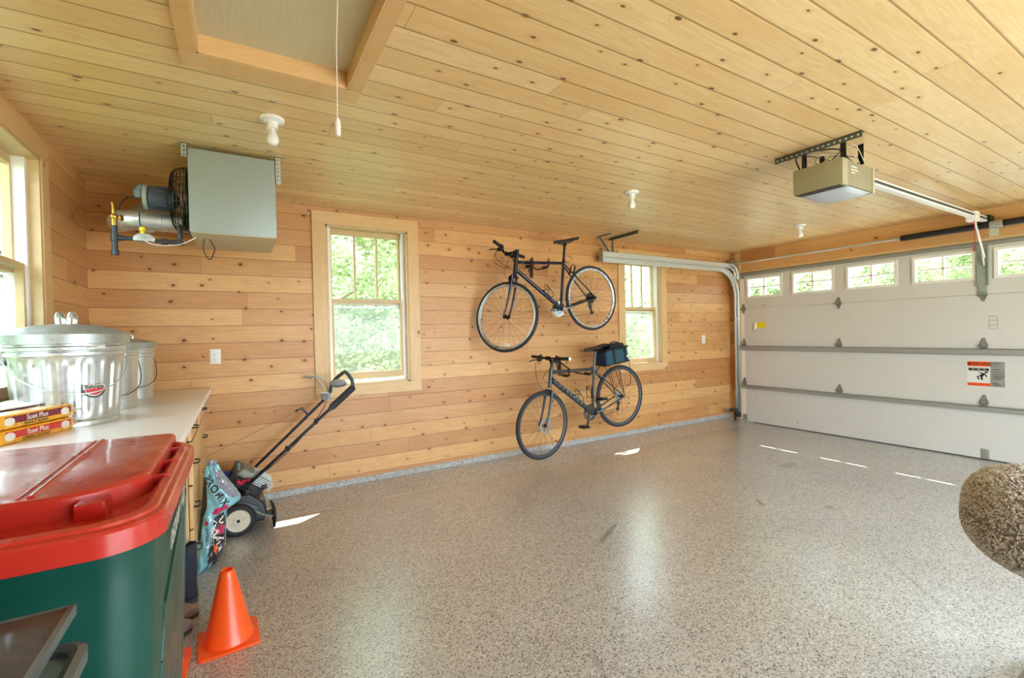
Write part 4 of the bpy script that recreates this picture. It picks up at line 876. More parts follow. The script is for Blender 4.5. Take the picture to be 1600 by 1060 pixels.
grey = dict(Y=-.42, label='grey bicycle with brown saddle hung lower, front tyre touching the floor', ax=(.14,.99), crown=(3.611,.772), hb=(3.622,.835), ht=(3.645,.995), ttf=(3.665,.960), ttr=(4.214,.962), dtf=(3.645,.885), bb=(4.186,.482), hubR=(4.590,.635),
    hubF=(3.520,.432), steer=.14, stk=.075, barc=(3.600,1.108), hw=.275, rise=.0, sp=(4.243,1.165), nose=(4.085,1.172), tail=(4.392,1.222), fm='frame2', forkm='frame2', rim='rim2', disc=True, spoke='blackmetal', sad='saddle2', ring=.088, ringm='rim2', crank=rad(84), crankm='blackmetal', plug='whiteplastic', cages=[((3.645,.885),(4.186,.482),1,.50), ((4.214,.962),(4.186,.482),-1,.38)], rt=.0175, rd=.028, decals=True)
tb2, RT2, fw2 = bicycle(grey)
# luggage rack on the grey bike
b = MB(); Y = -.42
for s_ in (-1, 1):
    y = Y+s_*.055
    b.tube(smoothpath([(4.30,y*1+.0,.985), (4.45,y,1.0), (4.68,y,1.028)], 3), .004, 6)
    b.tube([(4.59,Y+s_*.075,.65), (4.50,Y+s_*.07,.995)], .004, 6); b.tube([(4.59,Y+s_*.075,.65), (4.44,Y+s_*.07,.985)], .004, 6)
    b.tube(smoothpath([(4.66,Y+s_*.075,1.02), (4.675,Y+s_*.08,.95), (4.68,Y+s_*.08,.79), (4.65,Y+s_*.08,.765), (4.61,Y+s_*.075,.76)], 4), .0035, 6)
for x, z in ((4.33,.987), (4.44,1.0), (4.55,1.013), (4.68,1.028)): b.tube([(x,Y-.055,z), (x,Y+.055,z)], .004, 6)
b.tube([(4.30,Y,.985), (4.25,Y,.93)], .005, 6); b.build('luggage_rack', 'blackmetal', tb2)
# bag on the rack
M['bagblue'] = plain('dark_teal_nylon', srgb(22,72,86), .65, var=.15, scale=40, bump=.2); M['bagblue2'] = plain('dark_blue_nylon', srgb(14,44,84), .65, var=.15, scale=40, bump=.2); M['nylonblack'] = plain('black_nylon', srgb(18,22,26), .6, bump=.2, scale=60)
t = thing('bicycle_bag', 'dark teal and blue trunk bag strapped on the rack of the grey bicycle', 'bag', (4.48, -.42, 1.01))
A = Matrix.Translation(V((4.485, -.42, 1.012))) @ Matrix.Rotation(rad(-7.2), 4, 'Y')
def bagbox(x0, x1, y0, y1, z0, z1, taper=0.): return [(x0,y0,z0),(x1,y0,z0),(x1,y1,z0),(x0,y1,z0),(x0+taper,y0+taper*.5,z1),(x1-taper*.5,y0+taper*.5,z1),(x1-taper*.5,y1-taper*.5,z1),(x0+taper,y1-taper*.5,z1)]
BF = [(0,3,2,1),(4,5,6,7),(0,1,5,4),(1,2,6,5),(2,3,7,6),(3,0,4,7)]
b = MB(); b.add([A @ V(p) for p in bagbox(-.155,.165,-.10,.10,.006,.165,.012)], BF); b.build('body', 'bagblue', t, bevel=.018, seg=4)
b = MB(); b.add([A @ V(p) for p in bagbox(-.175,-.135,-.092,.092,.012,.145,.008)], BF); b.build('front_pocket', 'bagblue2', t, bevel=.014, seg=3, label='dark blue end pocket')
b = MB(); b.add([A @ V(p) for p in bagbox(-.150,.170,-.104,.104,.155,.178,.004)], BF); b.add([A @ V(p) for p in bagbox(-.09,.150,-.075,.075,.175,.215,.03)], BF); b.build('lid', 'nylonblack', t, bevel=.012, seg=3)
b = MB(); b.box((-.170,-.106,.0), (.170,.106,.016), xf=A); b.build('base', 'nylonblack', t, bevel=.004)
for x in (-.05, .115):
    b = MB(); b.box((x-.012,-.108,.02), (x+.012,-.100,.165), xf=A); st_ = b.build('strap', 'nylonblack', t, bevel=.002)
b = MB(); b.tube(smoothpath([A @ V((-.05,-.02,.21)), A @ V((.0,-.02,.235)), A @ V((.06,-.02,.235)), A @ V((.11,-.02,.212))], 5), .007, 8); b.build('carry_handle', 'nylonblack', t)
b = MB(); b.box((.125,-.109,.05), (.145,-.107,.075), xf=A); b.build('tab', 'whiteplastic', t, 0)
# wall hangers
def hanger(px, pz, reach, z_hold, xs, label, dz=0):
    t = thing('bicycle_wall_hook', label, 'wall hook', (px, 0, pz), 'black bicycle wall hooks')
    b = MB(); b.box((px-.02,-.006,pz-.12), (px+.02,-.0005,pz+.09)); b.build('wall_plate', 'blackmetal', t, bevel=.002)
    b = MB()
    for z in (-.1, .07): b.cyl((px,-.010,pz+z), (px,-.005,pz+z), .007, n=8)
    b.each('screw', 'galvd', t)
    for x in xs:
        b = MB(); b.tube(smoothpath([(px+(x-px)*.2,-.01,pz+.03), (px+(x-px)*.7,-.2,z_hold-.02), (x,-.36,z_hold-.036), (x,-.45,z_hold-.036), (x,-.478,z_hold-.01), (x,-.478,z_hold+.03)], 5), .008, 10); arm = b.build('arm', 'blackmetal', t)
        b = MB(); b.torus((x,-.475,z_hold+.035), (0,1,0) if False else (1,0,0), .014, .004, 18, 6); b.cyl((x,-.44,z_hold-.027), (x,-.37,z_hold-.027), .013, n=10); b.build('padded_tip', 'rubber', arm)
    b = MB(); b.bar((px,-.006,pz-.10), (px+(xs[0]-px)*.6,-.22,z_hold-.03), .012, .012); b.build('brace', 'blackmetal', t, 0)
    return t
hanger(3.70, 2.10, .45, 2.066, (3.40, 3.60), 'black steel wall hook holding the top tube of the higher bicycle')
hanger(4.06, .99, .45, .945, (3.83, 4.13), 'black steel wall hook holding the top tube of the lower grey bicycle')

# ---------------------------------------------------------------- lawn mower
M['ivory'] = plain('ivory_wheel_plastic', srgb(214,204,184), .5, var=.08); M['engine'] = plain('grey_green_engine_cover', srgb(128,132,122), .45, .2, var=.12)
t = thing('lawn_mower', 'black and grey lawn mower with ivory wheel leaning handle by the window', 'lawn mower', (.86, -.33, 0))
def mwheel(x, y, R, w_):
    b = MB(); b.torus((x,y,R), (0,1,0), R-.022, .022, 48, 10, rz=w_*.5)
    for k in range(36): a = 2*pi*k/36; b.bar((x+cos(a)*(R-.003), y-w_*.45, R+sin(a)*(R-.003)), (x+cos(a+.08)*(R-.003), y+w_*.45, R+sin(a+.08)*(R-.003)), .006, .005)
    wh = b.build('wheel', 'rubber', t)
    b = MB(); b.lathe([(R-.026,-w_*.34), (R-.034,-w_*.42), (R-.045,-w_*.30), (.034,-w_*.30), (.030,-w_*.46), (.012,-w_*.48), (.012,w_*.3), (R-.026,w_*.3)], (x,y,R), (0,1,0), 40); hubm = b.build('wheel_hub', 'ivory', wh, label='ivory plastic wheel hub')
    b = MB()
    for k in range(6):
        a = 2*pi*k/6+.2; b.bar((x+cos(a)*.034, y-w_*.33, R+sin(a)*.034), (x+cos(a+.25)*(R-.045), y-w_*.33, R+sin(a+.25)*(R-.045)), .005, .012, up=(0,1,0))
    b.build('wheel_rib', 'ivory', wh); b = MB(); b.cyl((x,y-w_*.52,R), (x,y-w_*.3,R), .011, n=14); b.build('axle_cap', 'black', wh)
mwheel(.862, -.545, .108, .045); mwheel(.862, -.105, .108, .045); mwheel(.70, -.165, .075, .04)
b = MB(); b.prism([(.665,.07), (.665,.16), (.70,.22), (.80,.27), (.93,.27), (1.02,.19), (1.045,.10), (1.02,.06)], -.515, -.14, xf=lambda p: V((p.x, p.z, p.y))); b.build('deck', 'black', t, bevel=.015, seg=3)
b = MB(); b.cyl((.862,-.56,.108), (.862,-.09,.108), .009, n=10); b.build('axle', 'ironpipe', t)
# engine: sloping ribbed cover
EA = Matrix.Translation(V((.915,-.36,.335))) @ Matrix.Rotation(rad(38), 4, 'Y')
b = MB(); b.box((-.115,-.10,-.07), (.13,.12,.05), xf=EA); b.build('engine', 'black', t, bevel=.02, seg=3)
b = MB(); b.add([EA @ V(p) for p in bagbox(-.10,.15,-.125,.10,.02,.085,.015)], BF); b.build('engine_cover', 'engine', t, bevel=.022, seg=4)
b = MB()
for k in range(5): b.box((-.02,-.128,.022+.013*k), (.165,-.122,.028+.013*k), xf=EA)
for k in range(4): b.box((.0,-.10+.05*k,.083), (.14,-.085+.05*k,.090), xf=EA)
b.build('cooling_rib', 'galvd', t, bevel=.002)
b = MB(); b.cyl((.875,-.44,.33), (.868,-.44,.475), .026, n=20); b.ball((.868,-.44,.475), .026, 16); b.build('air_filter', plain('dark_grey_canister', srgb(96,96,90), .35, .3), t)
b = MB(); b.lathe([(.024,0), (.026,.006), (.026,.022), (.020,.028)], (.80,-.40,.40), (0,-.3,1), 18); b.cyl((.80,-.39,.33), (.80,-.40,.40), .018, n=12); b.build('fuel_cap', plain('blue_cap', srgb(34,48,120), .4), t, label='dark blue fuel cap')
b = MB(); b.tube(smoothpath([(.862,-.50,.365), (.885,-.505,.35), (.90,-.505,.365), (.925,-.505,.372)], 4), .011, 10); b.ball((.93,-.505,.368), .014, 12); b.ball((.87,-.505,.365), .013, 12); b.build('primer_knob', plain('pink_red_plastic', srgb(206,32,66), .35), t, label='red primer and lever')
b = MB(); b.lathe([(.018,-.02), (.019,.0), (.024,.004), (.024,.03), (.018,.034)], (1.012,-.47,.292), (1,0,.15), 20); b.build('oil_cap', 'ironpipe', t)
b = MB(); b.prism([(.84,.26), (.99,.17), (.97,.10), (.88,.12), (.80,.18)], -.53, -.50, xf=lambda p: V((p.x, p.z, p.y))); b.build('side_bracket', 'black', t, bevel=.004)
b = MB(); c_ = V((.925,-.535,.295)); 
for k in range(5): a = 2*pi*k/5; b.ball(c_+V((cos(a)*.017,0,sin(a)*.017)), .010, 8)
b.cyl(c_+V((0,-.014,0)), c_+V((0,.02,0)), .017, n=12); b.build('handle_knob', 'black', t)
b = MB(); b.grid(lambda u, v: (.965+.118*u, -.545+.16*v-.02*sin(pi*v), .150-.115*u+.055*u*u-.03*(1-u)*(v>.5)*0), 8, 6); b.build('rear_flap', plain('dull_grey_flap', srgb(150,152,146), .5, var=.2), t, solid=.004)
b = MB(); b.tube(smoothpath([(1.083,-.555,.02), (1.092,-.55,.08), (1.085,-.53,.15), (1.065,-.50,.19)], 5), .006, 8); b.tube([(1.083,-.555,.02), (1.085,-.37,.03)], .007, 8); b.grid(lambda u, v: (1.083+.008*sin(pi*v)-.015*v*v, -.553+.17*u, .02+.165*v*(1-.35*u)), 4, 6); b.build('flap_edge', 'black', t, solid=.004)
# handle: two tubes, foam grips, bails
M['handle'] = plain('black_handle_tube', srgb(22,26,32), .3, .4)
nl, nu = V((.925,-.52,.335)), V((1.66,-.50,.965)); fl, fu = V((.925,-.14,.31)), V((1.548,-.14,.892))
b = MB(); b.tube([nl, nl.lerp(nu, .4)+V((0,-.008,0)), nl.lerp(nu, .8)], .0115, 12); b.build('handle_tube', 'handle', t)
b = MB(); b.tube([fl, fl.lerp(fu, .5), fu], .0115, 12); b.build('handle_tube', 'handle', t)
b = MB(); b.tube([nl.lerp(nu, .78), nu], .026, 18); g_ = b.build('grip_sleeve', 'rubber', t); b = MB(); b.tube([nl.lerp(nu, .76), nl.lerp(nu, .785)], .018, 14); b.cyl(nu, nu+(nu-nl).normalized()*.012, .027, .018, 18); b.build('end_cap', 'black', g_)
b = MB(); b.tube(smoothpath([nu+V((.0,.0,.01)), nu+V((.0,.03,.06)), nu+V((-.02,.14,.115)), nu+V((-.04,.22,.10)), nu+V((-.10,.32,.02)), fu+V((.0,0,.01))], 6), .015, 14); b.build('handle_loop', plain('grey_green_rubber', srgb(74,92,88), .45), t)
b = MB(); q0 = fu+V((-.02,.0,.02)); b.tube(smoothpath([q0, q0+V((-.02,-.05,.08)), q0+V((-.07,-.06,.13)), q0+V((-.14,-.03,.14)), q0+V((-.18,.0,.135)), q0+V((-.14,.02,.125)), q0+V((-.09,.02,.125)), q0+V((-.03,.0,.02))], 6), .0055, 8); b.build('bail_lever', 'galvd', t)
b = MB(); b.box(tuple(fu+V((-.07,-.03,-.045))), tuple(fu+V((.0,.03,.01)))); b.ball(nu.lerp(fu, .45)+V((-.03,0,.06)), (.07,.09,.032), 18); b.build('control_housing', plain('grey_control_cover', srgb(142,148,148), .4), t, bevel=.006)
b = MB(); q = fl.lerp(fu, .72); b.bar(q, q+V((-.055,-.01,.07)), .016, .016); b.bar(q+V((-.05,-.01,.062)), q+V((-.09,-.01,.05)), .012, .012); b.ball(q+V((-.09,-.01,.045)), .010, 8); b.build('rope_guide', 'handle', t, bevel=.002)
for f in (.35, .62):
    b = MB(); q = nl.lerp(nu, f); b.tube([q-(nu-nl).normalized()*.012, q+(nu-nl).normalized()*.012], .017, 12); b.bar(q+V((0,-.02,0)), q+V((-.01,-.028,.03)), .006, .006); b.build('cable_clip', 'handle', t)
b = MB(); b.tube(smoothpath([nl+V((-.06,.02,.06)), nl+V((.05,-.01,.05)), nl.lerp(nu,.35)+V((0,-.012,-.025)), nl.lerp(nu,.6)+V((0,-.012,.015)), nl.lerp(nu,.76)+V((-.03,0,.04)), fu+V((-.03,-.02,-.01))], 8), .0035, 6); b.build('control_cable', 'black', t)
b = MB(); b.tube(smoothpath([nl+V((-.15,.0,.07)), nl+V((-.02,.05,.05)), nl.lerp(nu,.15)+V((0,.06,-.01)), nl.lerp(nu,.3)+V((0,.0,.0))], 8), .003, 6); b.build('control_cable', 'black', t)
b = MB(); e = fl.lerp(fu, .72)+V((-.07,-.01,.05)); b.tube([e, e.lerp(V((.64,-.20,.50)), .5)+V((0,0,-.006)), V((.665,-.21,.505))], .0022, 6); b.build('starter_rope', plain('tan_rope', srgb(150,110,70), .7), t)

# ---------------------------------------------------------------- counter and cabinet
cz = 1.0; cyn = -2.36
b = MB(); b.box((.002, cyn, cz-.036), (.703, -.022, cz)); o = b.build('countertop', 'counter', bevel=.006, seg=3); tag(o, 'long white worktop along the left window wall under the metal cans', 'countertop')
t = thing('base_cabinet', 'pine base cabinet with drawers beneath the far end of the white worktop', 'cabinet', (.33, -.7, 0))
y0, y1 = -1.26, -.06
b = MB(); b.box((.02, y0, .10), (.62, y0+.02, cz-.037)); b.box((.02, y1-.02, .10), (.62, y1, cz-.037)); b.box((.02, y0, .10), (.04, y1, cz-.037)); b.box((.02, y0, .10), (.62, y1, .12)); b.box((.02, y0, cz-.057), (.62, y1, cz-.037)); b.box((.02, y0+.03, 0), (.56, y1-.03, .10)); b.build('carcass', 'cab', t, 0)
b = MB(); b.box((.62, y0-.004, .075), (.640, y0+.045, cz-.038)); b.box((.62, y1-.045, .075), (.640, y1, cz-.038)); b.box((.62, y0, cz-.07), (.640, y1, cz-.038)); b.box((.62, -.70, .09), (.640, -.65, cz-.04)); b.build('face_frame', 'cab', t, 0, bevel=.002)
dz = [(.815,.955), (.575,.805), (.335,.565), (.095,.325)]
for j, (ya, yb) in enumerate(((y0+.05, -.705), (-.645, y1-.05))):
    for k, (za, zb) in enumerate(dz):
        b = MB(); ox = .004 if k == 1 and j == 0 else 0; b.box((.641, ya, za), (.660+ox, yb, zb)); dr = b.build('drawer', 'cab', t, 0, bevel=.004)
        b = MB(); ym = (ya+yb)/2 if j else ya+.06; zc = (za+zb)/2
        b.tube(smoothpath([(.66,ym-.045,zc), (.685,ym-.043,zc), (.688,ym,zc), (.685,ym+.043,zc), (.66,ym+.045,zc)], 4), .0045, 8); b.build('pull', 'blackmetal', dr)
b = MB()
for x in (.05, .60): b.box((x-.02, cyn+.03, 0), (x+.02, cyn+.07, cz-.037))
b.box((.05, cyn+.04, cz-.12), (.60, cyn+.06, cz-.037)); o = b.build('counter_support', 'cab', smooth=0, bevel=.002); tag(o, 'pine leg frame under the near end of the white worktop', 'table leg')

# ---------------------------------------------------------------- metal can and pails
def rib(r0, n, amp, z0, z1):
    def f(r, h, t):
        k = max(0, min(1, min((h-z0)/.03, (z1-h)/.03))); a = cos(n*t); return r-amp*k*(1 if a > .15 else (0 if a < -.15 else (a+.15)/.3))
    return f
t = thing('metal_garbage_can', 'large ribbed galvanized can with domed lid and wire bail on the white worktop', 'metal can', (.222, -1.42, cz))
c = (.222, -1.42, cz+.001)
hs = [0,.004,.008,.03,.05,.08,.11,.14,.17,.20,.23,.26,.285,.30]
prof = [(.168,0), (.178,.0), (.178,.018), (.174,.022)] + [(.174+.024*(h/.30), h+.0) for h in hs[3:]] + [(.2,.305), (.205,.312), (.205,.322), (.199,.328), (.205,.336), (.205,.346), (.200,.352), (.2,.375)]
b = MB(); b.lathe(prof, c, n=144, mod=rib(0, 24, .007, .035, .30)); b.build('body', 'galv', t, 28)
b = MB(); b.lathe([(.219,.360), (.2205,.362), (.2215,.402), (.218,.407), (.205,.410), (.203,.413), (.16,.432), (.157,.430), (.10,.446), (.098,.444), (.04,.452), (.002,.453)], c, n=72); b.build('lid', 'galvd', t)
b = MB()
for x in (-.03,.03): b.tube(smoothpath([(c[0]+x*.6,c[1]-.045,cz+.448), (c[0]+x*.7,c[1]-.040,cz+.488), (c[0]+x*.7,c[1],cz+.502), (c[0]+x*.7,c[1]+.040,cz+.488), (c[0]+x*.6,c[1]+.045,cz+.448)], 5), .009, 8)
b.build('lid_handle', 'galv', t)
b = MB()
pts = []
for k in range(25):
    a = pi*k/24; x = cos(a); ang = rad(24); px_ = x*.205; dn = -.16*sin(a); out = -.205*sin(a)*1.06
    pts.append((c[0]+px_*cos(ang)-out*sin(ang), c[1]+px_*sin(ang)+out*cos(ang), cz+.305+dn))
b.tube(pts, .0028, 8); b.build('bail_handle', 'galv', t)
b = MB()
for s_ in (-1,1): ang = rad(24)+(0 if s_ > 0 else pi); b.box((-.012,-.006,-.03), (.012,.008,.03), xf=Matrix.Translation(V((c[0]+cos(ang)*.203, c[1]+sin(ang)*.203, cz+.305))) @ Matrix.Rotation(ang+pi/2, 4, 'Z'))
b.each('handle_ear', 'galvd', t, bevel=.003)
def on_can(a0, z0, R=.2005, grow=.0, cc=c):
    return lambda x, y: V((cc[0]+cos(a0+x/R)*(R+grow*y), cc[1]+sin(a0+x/R)*(R+grow*y), z0+y))
aC = rad(-52)
def can_patch(name, pts, mat, R, a0=aC, z0=cz+.16, par=t):
    f = on_can(a0, z0, R); b = MB(); n = len(pts); cx = sum(p[0] for p in pts)/n; cy_ = sum(p[1] for p in pts)/n
    b.add([f(cx, cy_)]+[f(*p) for p in pts], [(0, 1+i, 1+(i+1) % n) for i in range(n)]); return b.build(name, mat, par, 0)
M['stickerred'] = plain('sticker_red', srgb(214,60,80), .4); M['stickerdark'] = plain('sticker_dark_green', srgb(24,54,48), .4)
half = lambda rx, ry, k0=pi, k1=2*pi: [(rx*cos(k0+(k1-k0)*i/16), ry*sin(k0+(k1-k0)*i/16)) for i in range(17)]
can_patch('sticker', half(.040,.036)+[(.040,.018), (-.040,.018)], 'whiteplastic', .1975); can_patch('sticker_edge', half(.040,.038)+[(.036,-.002)]+half(.036,.033)[::-1][1:-1]+[(-.036,0)], 'stickerdark', .1985) if False else None
b = MB(); f = on_can(aC, cz+.16, .199); o_ = half(.041,.038); i_ = half(.035,.031); b.add([f(*p) for p in o_+i_], [(k, k+1, 17+k+1, 17+k) for k in range(16)]); b.build('sticker_edge', 'stickerdark', t, 0)
can_patch('sticker_field', half(.032,.026)+[(.032,.004), (-.032,.002)], 'stickerred', .1993)
vs, fs = text_mesh('Behrens', .021, on_can(aC, cz+.171, .2), bold=.0006); b = MB(); b.add(vs, fs); b.build('lettering', 'stickerdark', t, 0)
can_patch('price_tag', [(-.03,-.006), (.045,-.006), (.045,.008), (-.03,.008)], 'whiteplastic', .2075, aC-.02, cz+.345)
vs, fs = text_mesh('WHITE DUST BIN', .008, on_can(aC-.12, cz+.346, .208)) if False else text_mesh('FIREGUARD', .008, on_can(aC-.05, cz+.346, .208)); b = MB(); b.add(vs, fs); b.build('lettering', 'stickerdark', t, 0)
def pail(cx, cy_, label, bailang):
    t = thing('metal_pail', label, 'metal pail', (cx, cy_, cz), 'lidded galvanized pails on the worktop'); c = (cx, cy_, cz+.001)
    b = MB(); b.lathe([(.125,0), (.132,0), (.132,.055), (.130,.058), (.1385,.27), (.143,.274), (.143,.284), (.139,.289), (.143,.294), (.143,.304), (.140,.308), (.142,.345)], c, n=56); b.build('body', 'galv', t, 28)
    b = MB(); b.lathe([(.153,.322), (.155,.324), (.156,.356), (.152,.361), (.14,.364), (.08,.380), (.002,.386)], c, n=56); b.build('lid', 'galvd', t)
    b = MB(); b.tube(smoothpath([(cx-.03,cy_,cz+.385), (cx-.03,cy_,cz+.405), (cx+.03,cy_,cz+.405), (cx+.03,cy_,cz+.385)], 4), .007, 8); b.build('lid_handle', 'galv', t)
    for q, dn in ((bailang, .19),):
        pts = []
        for k in range(21):
            a = pi*k/20; x = cos(a)*.145; out = -(.148+.035*sin(2*a)**2)*sin(a); pts.append((cx+x*cos(q)-out*sin(q), cy_+x*sin(q)+out*cos(q), cz+.265-dn*sin(a)))
        b = MB(); b.tube(pts, .0024, 8); b.build('bail_handle', 'ironpipe', t)
    return t
pail(.262, -.935, 'galvanized lidded pail directly behind the large ribbed can', rad(30)); pail(.27, -.43, 'galvanized lidded pail at the back, nearest the boarded wall', rad(30))

# ---------------------------------------------------------------- suet cakes and packets
M['pkyellow'] = plain('yellow_wrapper', srgb(240,176,44), .3, var=.12, scale=20, coat=.4); M['pkplum'] = plain('plum_band', srgb(120,34,60), .3, coat=.4); M['pkred'] = plain('red_band', srgb(206,44,40), .3, coat=.4); M['foil'] = plain('clear_crinkled_wrap', srgb(220,210,190), .25, .3, var=.3, scale=40)
def suet(z, band, top, txt, sub, label):
    L, Hh, Dp = .33, .052, .10; o = V((.158, -1.93, z)); ex = V((.38, .925, 0)).normalized(); ey = V((-ex.y, ex.x, 0))
    T = Matrix.Translation(o) @ Matrix(((ex.x, ey.x, 0, 0), (ex.y, ey.y, 0, 0), (0, 0, 1, 0), (0, 0, 0, 1)))
    t = thing('suet_cake_pack', label, 'bird food pack', o, 'suet packs on the worktop')
    b = MB(); b.box((0, 0, 0), (L, Dp, Hh), xf=T); b.build('wrapper', 'pkyellow', t, bevel=.010, seg=3)
    b = MB(); b.box((.025, -.0012, Hh*.36), (L-.015, .002, Hh*.86), xf=T); b.build('band', band, t, 0, bevel=.0005)
    rd = random.Random(int(z*1000)); b = MB()
    b.grid(lambda u, v: T @ V((L-.006+.05*u, Dp*(.1+.8*v)+.012*sin(v*17+u*5)*u, Hh*.5+(.022*(1-u)+.012*sin(v*11+3*u))*(1 if int(v*9) % 2 else -.6))), 4, 14); b.grid(lambda u, v: T @ V((.008-.030*u, Dp*(.1+.8*v), Hh*.4+.01*sin(v*13+u)-.006*u)), 3, 12); b.build('crimped_end', 'foil', t, solid=.001)
    for x in (.038, L-.045):
        b = MB(); b.lathe([(.021,0), (.021,-.0012), (.001,-.0016)], (0,0,0), (0,1,0), 24); b.v = [tuple(T @ V((x+p[0]*1., p[1]-.0012, Hh*.52+p[2]*.72))) for p in b.v]; b.build('oval_badge', 'whiteplastic', t, 0)
    vs, fs = text_mesh(txt, .026, lambda x, y: T @ V((L*.47+x, -.0022, Hh*.61+y)), bold=.0005); b = MB(); b.add(vs, fs); b.build('lettering', 'whiteplastic', t, 0)
    vs, fs = text_mesh(sub, .015, lambda x, y: T @ V((L*.45+x, -.0022, Hh*.20+y)), bold=.0003); b = MB(); b.add(vs, fs); b.build('lettering', 'stickerdark', t, 0)
suet(cz+.001, 'pkred', 0, 'Suet Plus', 'CHERRY CRUNCH', 'suet pack with a red band, lying under the plum-banded one')
suet(cz+.056, 'pkplum', 0, 'Suet Plus', 'PEANUT BLEND', 'suet pack with a plum band, topmost on the worktop')
t = thing('seed_bag', 'flat purple packet lying at the left edge of the white worktop', 'packet', (.07, -1.78, cz))
T = Matrix.Translation(V((.085,-1.66,cz+.001))) @ Matrix.Rotation(rad(66), 4, 'Z')
b = MB(); b.box((-.13,-.05,0), (.11,.06,.108), xf=T); b.build('packet', plain('purple_blue_packet', srgb(66,48,136), .35, coat=.3, var=.2), t, bevel=.014, seg=3)
b = MB(); b.box((-.125,-.0515,.085), (.10,-.0495,.093), xf=T); b.build('white_line', 'whiteplastic', t, 0)
t2 = thing('plastic_lid', 'thin white plastic sheet lying over the purple packet by the left window', 'plastic sheet', (.08,-1.68,cz+.11))
b = MB(); b.grid(lambda u, v: T @ V((-.15+.30*u, -.06+.13*v, .112+.006*sin(u*9)*v+.010*v)), 10, 5); b.build('sheet', 'whiteframe', t2, solid=.003)

# ---------------------------------------------------------------- wheeled recycling cart
def rrect(x0, x1, y0, y1, r, n=8, rs=None):
    rs = rs or (r, r, r, r); out = []
    for (cx, cy_, a0), q in zip(((x1, y1, 0), (x0, y1, pi/2), (x0, y0, pi), (x1, y0, 1.5*pi)), rs):
        sx = -1 if cx == x1 else 1; sy = -1 if cy_ == y1 else 1
        for k in range(n+1): a = a0+pi/2*k/n; out.append((cx+sx*q+q*cos(a), cy_+sy*q+q*sin(a)))
    return out
def loft(rings, name, mat, parent, cap=True, smooth=30, **k):
    b = MB(); n = len(rings[0]); vs = [p for r_ in rings for p in r_]; fs = [(i*n+j, i*n+(j+1) % n, (i+1)*n+(j+1) % n, (i+1)*n+j) for i in range(len(rings)-1) for j in range(n)]
    if cap: fs += [tuple(range(n))[::-1], tuple(range((len(rings)-1)*n, len(rings)*n))]
    b.add(vs, fs); return b.build(name, mat, parent, smooth, **k)
M['cartgreen'] = plain('dark_green_cart_plastic', srgb(16,72,62), .38, var=.12, scale=7, bump=.05)
g = G('red_lid_plastic'); Pn = g.pos()[0]; n_ = g.noise(Pn, 9, 2, .5, .2); n2_ = g.noise(Pn, 5., 3, .5); dust = g.math('MULTIPLY', g.mr(n_, .56, .70), g.mr(n2_, .45, .6))
colr = g.mix(n2_, srgb(176,38,28), srgb(194,54,42)); M['lidred'] = g.bsdf(g.mix(g.math('MULTIPLY', dust, .5), colr, srgb(206,150,138)), g.mr(n_, .3, .7, .22, .38), coat=.25)
t = thing('recycling_cart', 'large dark green wheeled bin with a glossy red lid in the left foreground', 'wheeled bin', (.43, -2.85, 0))
ax0, ax1, ay0, ay1 = .135, .752, -3.215, -2.475
rings = []
for z, s_ in ((.0,.80), (.03,.82), (.2,.86), (.6,.94), (.93,.985), (.985,.995), (.99,1.0), (1.01,1.0)):
    cx, cy_ = (ax0+ax1)/2, (ay0+ay1)/2; w_, d_ = (ax1-ax0)/2*s_, (ay1-ay0)/2*(s_ if s_ > .9 else s_*1.0); sh = (1-s_)*.10
    rings.append([(x, y, z+.0) for x, y in rrect(cx-w_+ .0, ax1-(1-s_)*.22, cy_-d_, cy_+d_, .075, 8)])
body = loft(rings, 'body', 'cartgreen', t)
# raised border around the recessed side panel
def side(y, z, off=.004):
    s_ = .80+.2*min(1, z/.93)**.8; return V((ax1-(1-(.86+(.985-.86)*(z-.2)/.73 if z > .2 else .82))*.22+off, y, z))
b = MB()
pl = [(-3.07,.70), (-3.02,.80), (-2.62,.93), (-2.62,.12), (-3.07,.12)]
def strip(p, q, w_):
    a, c2 = side(*p, .0), side(*q, .0); b.bar(a, c2, w_, .012, up=(1,0,0))
for i in range(len(pl)): strip(pl[i], pl[(i+1) % len(pl)], .012)
b.build('panel_border', 'cartgreen', t, bevel=.003)
vs, fs = text_mesh('052001140', .062, lambda x, y: side(-2.84+x*1.0, .925+y*1.0+x*.10-.0, .0075), bold=.0012, spacing=1.05); b = MB(); b.add(vs, fs); b.build('lettering', 'whiteplastic', t, 0, label='white stamped number')
for x in (.20, .66):
    b = MB(); b.lathe([(.10,-.025), (.125,-.02), (.128,0), (.125,.02), (.10,.025), (.04,.028), (.04,-.028)], (x, -2.47, .128), (1,0,0), 36); b.build('wheel', 'rubber', t)
b = MB(); b.cyl((.18,-2.47,.128), (.68,-2.47,.128), .011, n=12); b.build('axle', 'ironpipe', t)
def ringat(o, z, r, n=10): return [(x, y, z) for x, y in rrect(ax0-.018+o, .770-o, -3.245+o, -2.46-o, r, n)]
lid = loft([ringat(.004,.998,.10), ringat(0,1.0,.10), ringat(0,1.038,.10), ringat(.004,1.043,.10), ringat(.013,1.045,.095), ringat(.016,1.050,.09), ringat(.028,1.053,.085), ringat(.034,1.048,.08), ringat(.044,1.036,.075), ringat(.050,1.030,.072)], 'lid', 'lidred', t, label='glossy red lid')
